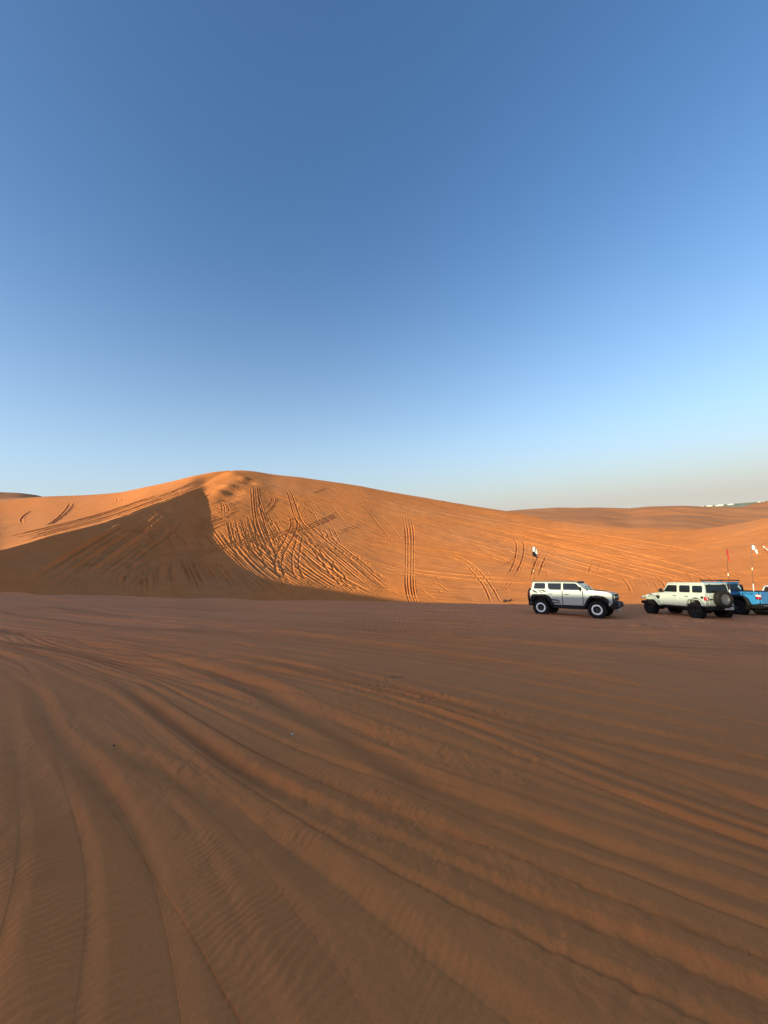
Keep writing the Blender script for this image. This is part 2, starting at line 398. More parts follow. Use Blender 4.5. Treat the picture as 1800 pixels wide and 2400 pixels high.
G = np.zeros((NR, NC), np.float32); B = np.zeros((NR, NC), np.float32)
def smooth_line(P, step):
    P = np.array(P, float)
    if len(P) < 2: return P
    out = []
    Q = np.vstack([2 * P[0] - P[1], P, 2 * P[-1] - P[-2]])
    for i in range(1, len(Q) - 2):
        n = max(2, int(np.linalg.norm(Q[i + 1] - Q[i]) / step))
        for t in np.linspace(0, 1, n, endpoint=False):
            out.append(.5 * ((2 * Q[i]) + (Q[i + 1] - Q[i - 1]) * t + (2 * Q[i - 1] - 5 * Q[i] + 4 * Q[i + 1] - Q[i + 2]) * t * t + (3 * Q[i] - Q[i - 1] - 3 * Q[i + 1] + Q[i + 2]) * t ** 3))
    out.append(P[-1]); return np.array(out)
XF, YF = X[:, :NC], Y[:, :NC]
def carve(P, w=.24, depth=.14, berm=.4, step=2.0, lug=0.0, smooth=True, mod=.35, fl=2.5, pw=4):
    P = smooth_line(P, step) if smooth else np.array(P, float)
    if len(P) < 2: return
    m = w * 3.2; s0 = rng.random() * 50; acc = 0.0; n = len(P) - 1
    for i in range(n):
        p, q_ = P[i], P[i + 1]; L = np.linalg.norm(q_ - p)
        if L < 1e-6 or L > 12: continue
        pr = [np.hypot(*p), np.hypot(*q_)]; pa = [math.atan2(*p), math.atan2(*q_)]
        rlo, rhi = min(pr) - m, max(pr) + m; da = m / max(min(pr), 1)
        i0, i1 = np.searchsorted(rows, rlo), np.searchsorted(rows, rhi)
        c0 = int((min(pa) - da - A0) / (A1 - A0) * (NC - 1)); c1 = int((max(pa) + da - A0) / (A1 - A0) * (NC - 1)) + 2
        c0, c1 = max(c0, 0), min(c1, NC)
        if i1 <= i0 or c1 <= c0: acc += L; continue
        xs, ys = XF[i0:i1, c0:c1] - p[0], YF[i0:i1, c0:c1] - p[1]
        d = (q_ - p) / L; t = np.clip(xs * d[0] + ys * d[1], 0, L)
        dd = np.hypot(xs - t * d[0], ys - t * d[1])
        al = acc + t; fade = float(sstep(0, 1, min(i + .5, n - i - .5) / fl))
        k = depth * fade * (1 + mod * np.sin(al * 1.7 + s0) * np.sin(al * .6 + s0 * 2))
        g = -k * np.exp(-(dd / w) ** pw)
        if lug: g = g * (1 - lug * (.5 + .5 * np.sin(al * 2 * math.pi / .16 + dd * 18)))
        b = berm * k * np.exp(-((dd - 1.55 * w) / (.55 * w)) ** 2)
        G[i0:i1, c0:c1] = np.minimum(G[i0:i1, c0:c1], g); B[i0:i1, c0:c1] = np.maximum(B[i0:i1, c0:c1], b)
        acc += L
def jit(pts, a): return [(x + rng.normal(0, a), y + rng.normal(0, a)) for x, y in pts]
def dtrack(pts, **k):
    k['w'] = k.get('w', .24) * .74; k['depth'] = k.get('depth', .14) * .86; k.setdefault('fl', 4); k.setdefault('berm', .5)
    P = [hit(x, y) for x, y in pts]; Q = []
    for p in P:
        if p is None: continue
        if Q and np.linalg.norm(p - Q[-1]) > 26: break
        Q.append(p)
    if len(Q) > 1: carve(Q, **k)
def conv(ox, oy, sc, pts): return [(ox + x / sc, oy + y / sc) for x, y in pts]
def z4(*p, **k): dtrack(conv(400, 1080, 2.765, p), **k)
def z5(*p, **k): dtrack(conv(900, 1140, 2.765, p), **k)
def z3(*p, **k): dtrack(conv(0, 1130, 4.1475, p), **k)
def zt(*p, **k): dtrack(conv(400, 1100, 5.53, p), **k)
def family(ga_, gb_, n, j=1.3, cut=.14, **k):
    k.setdefault('berm', .35)
    ga_, gb_ = np.array(ga_, float), np.array(gb_, float)
    for f in np.linspace(0, 1, n):
        f2 = np.clip(f + rng.normal(0, .5 / n), 0, 1)
        P = ga_ * (1 - f2) + gb_ * f2 + np.cumsum(rng.normal(0, j * .5, ga_.shape), 0)
        a, b = rng.random() * cut, 1 - rng.random() * cut; m = len(P); t = np.linspace(a, b, m) * (m - 1)
        Pi = np.stack([np.interp(t, np.arange(m), P[:, i]) for i in range(2)], 1)
        dtrack(Pi, **{**k, 'depth': k.get('depth', .12) * rng.uniform(.5, 1.25)})
exec_tracks = True
# --- the tracks on the lit face, traced one by one
zt((1070, 180), (1090, 500), (1130, 700), (1220, 950), (1290, 1106), (1370, 1300), (1500, 1560), depth=.24)
zt((1120, 180), (1150, 450), (1200, 650), (1270, 850), (1360, 1106), (1450, 1300), (1580, 1540), depth=.24)
zt((1040, 210), (1055, 480), (1085, 700), (1110, 900), (1190, 1150), (1260, 1400), depth=.18)
zt((1135, 330), (1190, 520), (1240, 640), (1330, 720), (1450, 860), depth=.16)
zt((835, 175), (870, 240), (940, 290), (1030, 330), depth=.3); zt((885, 175), (920, 230), (990, 270), (1040, 300), depth=.3)
zt((940, 210), (985, 200), (1030, 240), depth=.2); zt((1170, 300), (1200, 270), (1200, 235), depth=.16); zt((1160, 330), (1220, 300), (1250, 245), depth=.16)
zt((1200, 320), (1280, 350), (1310, 400), (1260, 480), (1200, 560), depth=.18); zt((1240, 310), (1340, 350), (1370, 400), (1330, 480), (1250, 570), (1225, 640), depth=.2)
zt((1490, 240), (1540, 380), (1590, 560), (1620, 640), depth=.2); zt((1540, 240), (1590, 380), (1650, 560), (1720, 720), depth=.2)
zt((0, 380), (150, 320), (300, 270), (420, 230), depth=.18); zt((150, 390), (300, 360), (430, 310), (520, 260), depth=.22); zt((250, 410), (400, 380), (500, 330), (580, 265), depth=.26)
zt((0, 880), (200, 790), (420, 690), (640, 620), (880, 570), depth=.2); zt((0, 920), (200, 830), (430, 730), (650, 660), (840, 620), depth=.2)
zt((80, 960), (300, 860), (500, 800), (700, 720), (840, 640), depth=.2); zt((0, 840), (220, 740), (430, 660), (600, 600), (760, 590), depth=.15)
zt((400, 500), (560, 490), (760, 460), (1050, 370), depth=.2); zt((420, 470), (560, 455), (720, 430), (900, 380), depth=.16); zt((390, 440), (560, 410), (700, 380), (1000, 330), depth=.15)
zt((600, 380), (650, 430), (670, 520), (670, 590), depth=.22); zt((640, 380), (680, 440), (705, 520), (700, 590), depth=.22); zt((690, 400), (730, 460), (760, 530), (770, 600), depth=.22); zt((510, 520), (530, 560), (540, 600), depth=.15); zt((560, 520), (580, 560), (600, 600), depth=.15)
zt((470, 560), (440, 600), (450, 660), depth=.15)
z4((745, 175), (770, 250), (795, 340), (830, 400), (880, 470), (960, 560), (1050, 660), depth=.2)
z4((765, 175), (800, 250), (830, 340), (860, 400), (910, 460), (1000, 560), depth=.2)
z4((815, 255), (820, 290), (860, 330), (905, 360), (925, 400), depth=.16); z4((845, 245), (850, 280), (880, 310), (940, 360), (960, 395), depth=.16)
z4((700, 320), (760, 350), (780, 390), (775, 440), (740, 510), (690, 600), (675, 680), (690, 740), (740, 800), depth=.26)
z4((730, 330), (790, 360), (820, 400), (815, 450), (780, 520), (730, 610), (720, 690), (740, 760), (800, 830), depth=.26)
z4((820, 470), (815, 520), (790, 600), (790, 700), (820, 760), (900, 840), depth=.22); z4((855, 465), (850, 510), (835, 600), (830, 690), (870, 760), (950, 850), depth=.22)
z4((830, 455), (880, 520), (950, 620), (1030, 720), (1100, 800), (1180, 880), depth=.28); z4((850, 455), (920, 530), (1000, 630), (1080, 730), (1150, 810), (1230, 880), depth=.28)
z4((900, 500), (1000, 600), (1090, 700), (1180, 800), (1260, 870), depth=.24)
z4((880, 440), (960, 510), (1040, 560), (1150, 600), (1300, 650), (1450, 690), (1659, 720), depth=.13)
z4((870, 450), (960, 530), (1050, 585), (1160, 620), (1300, 670), (1450, 705), (1659, 745), depth=.13)
z4((240, 430), (290, 500), (340, 560), (420, 640), (500, 720), (600, 800), depth=.24); z4((270, 430), (330, 520), (400, 600), (470, 670), (560, 750), depth=.24)
z4((395, 420), (420, 460), (470, 510), (500, 540), depth=.26); z4((400, 400), (440, 450), (500, 510), depth=.26)
for dy in (0, 14, 26):
    z4((0, 630 + dy), (150, 590 + dy), (350, 545 + dy), (550, 500 + dy), (800, 440 + dy), (950, 395 + dy), (1110, 320 + dy), depth=.26)
for dy in (0, 14, 28, 44):
    z4((0, 480 + dy), (100, 443 + dy), (250, 385 + dy), (430, 340 + dy * .6), depth=.24)
z4((1000, 500), (1100, 455), (1200, 420), (1300, 395), depth=.12); z4((1000, 515), (1110, 468), (1210, 430), (1310, 402), depth=.12)
for i, x in enumerate((960, 990, 1020, 1050)):
    z4((x, 415), (x + 28, 485), (x + 75, 560), depth=.22); z4((x + 95, 585), (x + 130, 640), depth=.16)
for x in (1510, 1526, 1546, 1562):
    z4((x, 385), (x + 12, 450), (x + 16, 520), (x + 15, 585), depth=.17); z4((x + 14, 612), (x + 14, 690), depth=.14); z4((x - 6, 340), (x + 10, 470), (x + 15, 600), (x + 14, 700), (x + 13, 840), depth=.06)
    z4((x + 12, 700), (x + 12, 780), (x + 14, 830), (x + 28, 890), (x + 52, 935), depth=.17)
for a, b in (((1110, 480), (1659, 572)), ((1110, 500), (1659, 600)), ((1150, 460), (1659, 545)), ((1120, 520), (1520, 600)), ((1140, 545), (1400, 590)), ((1230, 330), (1330, 395)), ((870, 310), (1000, 345))):
    z4(a, ((a[0] + b[0]) / 2, (a[1] + b[1]) / 2 + rng.normal(0, 6)), b, depth=.1)
z4((880, 225), (960, 200), (1030, 165), depth=.16); z4((885, 290), (960, 265), (1040, 235), depth=.08)
z5((330, 445), (430, 460), (520, 500), (590, 570), (650, 650), (710, 780), depth=.2); z5((380, 440), (470, 450), (560, 500), (640, 570), (700, 650), (770, 770), depth=.2)
z5((835, 325), (860, 380), (855, 450), (830, 530), (790, 595), depth=.19, w=.27); z5((875, 325), (905, 370), (905, 440), (880, 520), (835, 600), depth=.19, w=.27)
z5((1040, 410), (1000, 460), (970, 530), (950, 610), depth=.19, w=.27); z5((1065, 430), (1035, 490), (1010, 560), (1000, 600), depth=.19, w=.27)
z5((1360, 490), (1335, 540), (1325, 590), depth=.24, w=.28); z5((1415, 480), (1395, 520), (1380, 570), depth=.24, w=.28)
z5((550, 365), (700, 440), (840, 500), (1000, 560), depth=.11); z5((690, 210), (850, 300), (1000, 350), depth=.1); z5((810, 370), (860, 430), depth=.15)
z5((950, 420), (860, 460), (760, 520), (660, 555), depth=.12); z5((940, 450), (860, 480), (800, 510), (720, 555), depth=.12)
z5((850, 600), (810, 650), (770, 685), depth=.2); z5((825, 600), (790, 645), (755, 685), depth=.2); z5((795, 620), (735, 685), depth=.2)
z5((0, 350), (400, 420), (900, 480), depth=.09); z5((0, 490), (150, 530), (500, 575), (900, 600), depth=.16, w=.34); z5((0, 515), (150, 550), (500, 600), (900, 625), (1100, 630), depth=.16, w=.34)
z5((280, 630), (340, 660), (400, 720), depth=.22); z5((330, 620), (390, 660), (440, 710), depth=.22)
z5((265, 480), (310, 530), depth=.14); z5((300, 470), (420, 500), (520, 530), depth=.14)
z5((210, 640), (280, 700), (380, 760), depth=.15); z5((1040, 520), (1070, 600), depth=.12); z5((1060, 600), (900, 640), (700, 660), depth=.07)
z3((690, 195), (640, 270), (560, 350), (430, 440), depth=.14); z3((735, 190), (690, 260), (590, 350), (450, 440), depth=.14)
z3((370, 255), (270, 300), (210, 360), (225, 410), depth=.14); z3((0, 470), (100, 430), (200, 395), depth=.14)
z3((1145, 145), (1140, 190), (1100, 215), depth=.1); z3((1200, 140), (1190, 180), (1160, 210), depth=.1)
# dense bundles
family([(505, 1235), (530, 1270), (560, 1310), (600, 1350), (660, 1390)], [(640, 1225), (700, 1270), (760, 1320), (830, 1365), (920, 1408)], 52, depth=.20, w=.20)
family([(530, 1200), (535, 1240), (545, 1280), (565, 1330)], [(640, 1200), (660, 1240), (690, 1290), (740, 1350)], 34, depth=.17, w=.2)
family([(640, 1210), (700, 1260), (770, 1320), (850, 1380)], [(720, 1200), (780, 1260), (860, 1320), (960, 1400)], 26, depth=.18, w=.2)
family([(660, 1400), (700, 1380), (760, 1350)], [(760, 1400), (800, 1380), (860, 1350)], 8, depth=.12, w=.2)
family([(860, 1400), (880, 1375), (915, 1370), (950, 1395)], [(870, 1410), (895, 1385), (930, 1390), (940, 1410)], 7, depth=.2, w=.2)
family([(900, 1365), (930, 1390), (980, 1412)], [(960, 1400), (1010, 1408), (1080, 1414)], 10, depth=.14, w=.2)
family([(440, 1190), (520, 1170), (600, 1150)], [(440, 1240), (520, 1220), (590, 1190)], 12, depth=.12, w=.2)
family([(0, 1258), (150, 1226), (300, 1182), (430, 1138)], [(0, 1290), (150, 1248), (300, 1206), (445, 1152)], 12, j=.8, depth=.26, w=.3)
family([(330, 1180), (400, 1150), (470, 1120)], [(360, 1185), (440, 1155), (520, 1130)], 6, j=.8, depth=.25, w=.25)
# shaded faces
family([(20, 1392), (120, 1330), (220, 1270), (330, 1210)], [(200, 1400), (300, 1320), (380, 1260), (440, 1200)], 12, j=3, depth=.5, w=.5)
family([(150, 1400), (170, 1350), (220, 1310)], [(420, 1405), (410, 1340), (400, 1290)], 24, j=6, depth=.42, w=.34)
family([(400, 1260), (430, 1330), (460, 1400)], [(600, 1340), (650, 1370), (720, 1410)], 36, j=1.5, depth=.28, w=.24)
family([(250, 1400), (300, 1330), (400, 1290), (520, 1260)], [(300, 1405), (340, 1350), (420, 1320), (520, 1300)], 7, j=1, depth=.34, w=.28)
family([(330, 1200), (380, 1280), (430, 1350)], [(440, 1180), (480, 1240), (540, 1320)], 14, j=4, cut=.4, depth=.25, w=.26)
family([(180, 1400), (260, 1350), (360, 1320), (460, 1310)], [(260, 1300), (340, 1260), (420, 1235), (480, 1230)], 9, j=3, cut=.3, depth=.25, w=.28)
# long faint lines that sweep over the right-hand face
family([(780, 1150), (950, 1210), (1150, 1265), (1400, 1330), (1600, 1375)], [(900, 1160), (1150, 1205), (1400, 1240), (1600, 1265), (1798, 1290)], 26, j=2, cut=.5, depth=.10, w=.25)
family([(900, 1230), (1050, 1280), (1250, 1340), (1450, 1395)], [(1200, 1230), (1400, 1270), (1600, 1320), (1798, 1370)], 24, j=2, cut=.55, depth=.12, w=.25)
family([(900, 1300), (1050, 1320), (1250, 1345)], [(900, 1400), (1050, 1405), (1250, 1410)], 16, j=2, cut=.6, depth=.10, w=.25)
family([(1440, 1330), (1475, 1360), (1490, 1400)], [(1700, 1330), (1760, 1355), (1790, 1390)], 22, j=6, cut=.5, depth=.18, w=.25)
family([(470, 1190), (560, 1230), (680, 1290), (800, 1350)], [(640, 1130), (760, 1180), (880, 1240), (1000, 1300)], 16, j=3, cut=.5, depth=.09, w=.22)
family([(450, 1260), (560, 1235), (680, 1205), (800, 1180)], [(520, 1330), (640, 1300), (780, 1260), (900, 1230)], 9, j=2, cut=.4, depth=.09, w=.22)
family([(560, 1120), (600, 1180), (640, 1250)], [(900, 1170), (960, 1230), (1010, 1300)], 14, j=4, cut=.6, depth=.08, w=.22)
family([(720, 1340), (800, 1375), (900, 1402)], [(900, 1290), (1000, 1340), (1100, 1390)], 16, j=2, cut=.5, depth=.10, w=.22)
family([(1050, 1180), (1200, 1215), (1400, 1260)], [(1100, 1260), (1250, 1300), (1450, 1350)], 14, j=2, cut=.5, depth=.08, w=.22)
for i in range(140):
    cx_, cy_ = rng.uniform(560, 1180), rng.uniform(1180, 1412); an = rng.uniform(.2, 1.3); ln = rng.uniform(8, 34)
    dtrack([(cx_ - ln * math.cos(an), cy_ - ln * math.sin(an) * .7), (cx_ + rng.normal(0, 2), cy_), (cx_ + ln * math.cos(an), cy_ + ln * math.sin(an) * .7)], depth=rng.uniform(.05, .14), w=.2)
for i in range(60):
    cx_, cy_ = rng.uniform(1180, 1790), rng.uniform(1270, 1412); an = rng.uniform(-.9, .9); ln = rng.uniform(8, 40)
    dtrack([(cx_ - ln * math.cos(an), cy_ - ln * math.sin(an) * .6), (cx_, cy_ + rng.normal(0, 2)), (cx_ + ln * math.cos(an), cy_ + ln * math.sin(an) * .6)], depth=.13, w=.24)

# --- the flat: ruts fan out from a point at the left
CX, CY = -60.0, 52.0
xs, ys = XF, YF
# direction of the ruts turns from 45 degrees near the eye to almost across the view farther off
_fy = np.linspace(-60, 120, 1801); _Fv = np.cumsum(1.02 + 1.25 * sstep(5, 19, _fy)) * .1
th = (xs + np.interp(ys, _fy, _Fv))
rho_ = (xs - ys) * .707 + 60; RF = RR[:, :NC]
near = sstep(1.12, .97, RF / tab(E_r, AW[:, :NC]))
damp = near.copy()
for ux, uy in ((10.5, 22.8), (12, 21.5), (9.5, 24), (16.6, 22.6), (17.3, 21.0), (16.9, 24.2), (21.3, 22.4), (21.2, 24.5), (28, 28)):
    damp *= 1 - .75 * np.exp(-((xs - ux) ** 2 + (ys - uy) ** 2) / 4.5)
nr = np.searchsorted(rows, 56)
S = slice(0, nr); thS, rS, xS, yS, RS = th[S], rho_[S], xs[S], ys[S], RF[S]
warp = .4 * fbm(xS / 13, yS / 13, 2)
t_ = (thS + warp) / 36
def saw(ph, st=.22):
    """wheel ruts with one steep lip and one gentle flank"""
    f = np.floor(ph); p = ph - f; hsh = _lat[(f.astype(np.int64) * 7 + 13) & 511, 5] * .5 + .75
    return hsh * (np.where(p < st, sstep(0, 1, p / st), 1 - (p - st) / (1 - st)) - .5)
mA = .55 + .45 * vnoise(xS / 3.1, yS / 3.1 + 7); mB = sstep(-.35, .35, vnoise(t_ * 8 + 40, rS / 8)); mC = sstep(-.4, .3, vnoise(t_ * 12 + 80, rS / 5 + 9))
tj = t_ + .0022 * vnoise(rS / 2.1, thS / 4) + .006 * vnoise(t_ * 9 + 5, rS / 18)
amp = .85 + .55 * sstep(4, 15, RS)
rut = .12 * vnoise(t_ * 11 + 3, rS / 16) + amp * (.058 * saw(tj * 31) * mA + .040 * saw(tj * 77 + 3 * vnoise(t_ * 20, rS / 9), .3) * mB + .020 * saw(tj * 125, .35) * mC * sstep(5, 10, RS))
crumb = sstep(.05, .45, vnoise(tj * 30 + 70, rS / 2.2)) * fbm(xS / .09, yS / .09, 3) * .014 * sstep(14, 6, RS)
rut = rut + crumb + .085 * saw(tj * 17 + 2 * vnoise(t_ * 6, rS / 18), .3) * sstep(9, 17, RS) + .035 * saw(tj * 48 + 5, .3) * sstep(9, 17, RS)
flatn = .05 * fbm(xS / 7, yS / 7, 3)
chop = sstep(12, 20, RS) * sstep(.25, .6, AW[:, :NC][S])
chopn = (.10 * fbm(xS / 1.3, yS / .9, 3) + .035 * fbm(xS / .45, yS / .4, 2)) * chop
lump = .006 * fbm(xS / .22, yS / .22, 3) * (.4 + .6 * sstep(-.1, .5, vnoise(t_ * 22, rS / 3)))
rip = np.sin(rS * 2 * math.pi / .062 + 9 * fbm(xS / .38, yS / .38, 3) + 14 * vnoise(xS / 2.3, yS / 2.3) + 5 * vnoise(t_ * 40, rS / 3))
ripm = (sstep(-.55, .2, vnoise(t_ * 11 + 31, rS / 4)) * sstep(1.5, -1.0, xS) + .4 * sstep(0, .6, vnoise(t_ * 17 + 31, rS / 1.5))) * sstep(11, 5, RS) * (.55 + .45 * vnoise(xS / .35, yS / .35))
grain = .0012 * vnoise(xS / .035, yS / .035) * sstep(6, 3, RS)
Zf = Z[:, :NC]
Zf[S] += (damp[S] * (rut + lump + chopn) + near[S] * (flatn + .0040 * rip * ripm + grain))
# traced ruts and tread prints on the flat
def frut(pts, **k):
    k['depth'] = k['depth'] * 1.9; k['w'] = k['w'] * 1.15; k.setdefault('mod', .10); k.setdefault('fl', 12); k.setdefault('pw', 2.2)
    carve([flat_hit(x, y) for x, y in pts], step=.35, **k)
frut([(430, 1545), (620, 1620), (830, 1730), (1010, 1850), (1250, 1960), (1500, 2030), (1800, 2130)], w=.20, depth=.055, berm=.5)
frut([(300, 1520), (480, 1570), (700, 1650), (900, 1740), (1150, 1840), (1400, 1920), (1800, 2010)], w=.17, depth=.035, berm=.6)
frut([(60, 1575), (110, 1680), (200, 1800), (290, 1900), (400, 2020), (520, 2160), (640, 2300)], w=.13, depth=.028, berm=.5)
frut([(0, 1660), (40, 1760), (110, 1900), (170, 2050), (240, 2200)], w=.12, depth=.025, berm=.5)
frut([(110, 1640), (240, 1730), (400, 1820), (560, 1920), (760, 2060), (900, 2180), (1060, 2330)], w=.12, depth=.028, berm=.5)
frut([(230, 1560), (400, 1680), (560, 1800), (760, 1930), (980, 2060), (1250, 2230)], w=.12, depth=.045, berm=.5)
frut([(500, 2080), (700, 2170), (860, 2270), (1000, 2380)], w=.14, depth=.045, berm=.4)
frut([(300, 1450), (700, 1490), (1100, 1540), (1500, 1600), (1800, 1650)], w=.16, depth=.04, berm=.6)
frut([(500, 1455), (900, 1480), (1300, 1520), (1800, 1560)], w=.2, depth=.05, berm=.5)
frut([(620, 1530), (900, 1600), (1200, 1690), (1500, 1760), (1800, 1810)], w=.13, depth=.03, berm=.5)
for dy in (0, 16):
    frut([(600, 1585 + dy), (800, 1602 + dy), (1000, 1625 + dy), (1200, 1660 + dy), (1400, 1700 + dy), (1600, 1735 + dy)], w=.10, depth=.024, berm=.2, lug=.75, fl=14, mod=0)
frut([(900, 1725), (1050, 1745), (1200, 1780), (1400, 1820), (1600, 1850), (1800, 1870)], w=.09, depth=.022, berm=.2, lug=.75, fl=14, mod=0)
frut([(800, 1570), (1000, 1590), (1300, 1640), (1600, 1690)], w=.1, depth=.02, berm=.2, lug=.75, fl=14, mod=0)
for (ux, uy), pth in (((9.27, 22.9), ((-.77, .64), 10)), ((16.75, 21.2), ((.13, -1.0), 11)), ((20.7, 22.9), ((.2, -.98), 11))):
    d0 = np.array(pth[0]) / np.hypot(*pth[0]); nrm_ = np.array([-d0[1], d0[0]]); c0_ = np.array([ux, uy])
    for off in (0.0, 1.62) if pth[0][0] < 0 else (0.0, -1.62):
        P = [c0_ - d0 * 3.2 + nrm_ * off + d0 * t + nrm_ * (.012 * t * t if t > 3 else 0) for t in np.arange(0, pth[1] + 3, 1.0)]
        carve(P, step=.35, w=.17, depth=.06, berm=.6, lug=.35, mod=.1, fl=6, pw=4)
# light roughness of the dune faces
far_s = slice(np.searchsorted(rows, 56), np.searchsorted(rows, 320))
xs2, ys2 = XF[far_s], YF[far_s]; crest_g = sstep(1.0, .93, RF[far_s] / tab(C1_r, AW[:, :NC][far_s]))
u_ = xs2 * .92 - ys2 * .38; v_ = xs2 * .38 + ys2 * .92
Zf[far_s] += (.16 * fbm(xs2 / 9, ys2 / 9, 3) + .05 * fbm(u_ / 4.0, v_ / .8, 3)) * (.15 + .85 * crest_g) + .35 * fbm(xs2 / 30, ys2 / 30, 2) * crest_g * .6
# soft hollows under the summit
def mound(px, py, h, w, sq=1.0):
    p = hit(px, py)
    if p is None: return
    d2 = ((XF[far_s] - p[0]) ** 2 + ((YF[far_s] - p[1]) * sq) ** 2) / w ** 2
    Zf[far_s] += h * np.exp(-d2)
mound(535, 1143, 1.0, 2.6); mound(543, 1152, -.9, 3.0); mound(518, 1157, 1.0, 3.0); mound(530, 1165, -.8, 3.0); mound(572, 1124, .8, 2.2); mound(581, 1129, -.8, 2.6); mound(545, 1112, .5, 3)
Zf += G + B * (1 - np.clip(-G / .05, 0, 1))
edge = sstep(math.radians(52), math.radians(47.5), np.abs(front))[None, :]      # the fine relief dies out towards the coarse part of the mesh
Zf[:] = Zb + (Zf - Zb) * edge
Z[:, :NC] = Zf

# level pads where the wheels stand
PADS = []
def ground_z(x, y):
    a, r = math.atan2(x, y), math.hypot(x, y)
    c = (a - A0) / (A1 - A0) * (NC - 1); i = np.searchsorted(rows, r)
    return float(Z[min(i, NR - 1), int(np.clip(round(c), 0, NC - 1))])

def build_ground():
    P = np.stack([X.ravel(), Y.ravel(), Z.ravel() - HC], 1) @ R_np.T
    P[:, 2] += HC
    n0 = len(P); P = np.vstack([P, [[0, 0, 0]]])
    c = ground_z(0.01, .3); ctr = R_np @ np.array([0, 0, 0 - HC]); P[-1] = [ctr[0], ctr[1], ctr[2] + HC]
    i = np.arange(NR - 1)[:, None] * NT; j = np.arange(NT)[None, :]; j2 = (j + 1) % NT
    Q = np.stack([i + j, i + j2, i + NT + j2, i + NT + j], -1).reshape(-1, 4)[:, ::-1]
    T = np.stack([np.full(NT, n0), np.arange(NT), (np.arange(NT) + 1) % NT], 1)[:, ::-1]
    me = bpy.data.meshes.new('sand_ground')
    me.vertices.add(len(P)); me.vertices.foreach_set('co', P.astype(np.float32).ravel())
    nl = Q.size + T.size; me.loops.add(nl); me.loops.foreach_set('vertex_index', np.concatenate([Q.ravel(), T.ravel()]).astype(np.int32))
    npoly = len(Q) + len(T); me.polygons.add(npoly)
    ls = np.concatenate([np.arange(len(Q)) * 4, len(Q) * 4 + np.arange(len(T)) * 3]).astype(np.int32)
    me.polygons.foreach_set('loop_start', ls)
    me.update(calc_edges=True); me.validate()
    me.polygons.foreach_set('use_smooth', np.ones(npoly, bool)); me.update()
    o = bpy.data.objects.new('sand_ground', me); scene.collection.objects.link(o)
    tag(o, kind='structure'); me.materials.append(sand_material()); return o

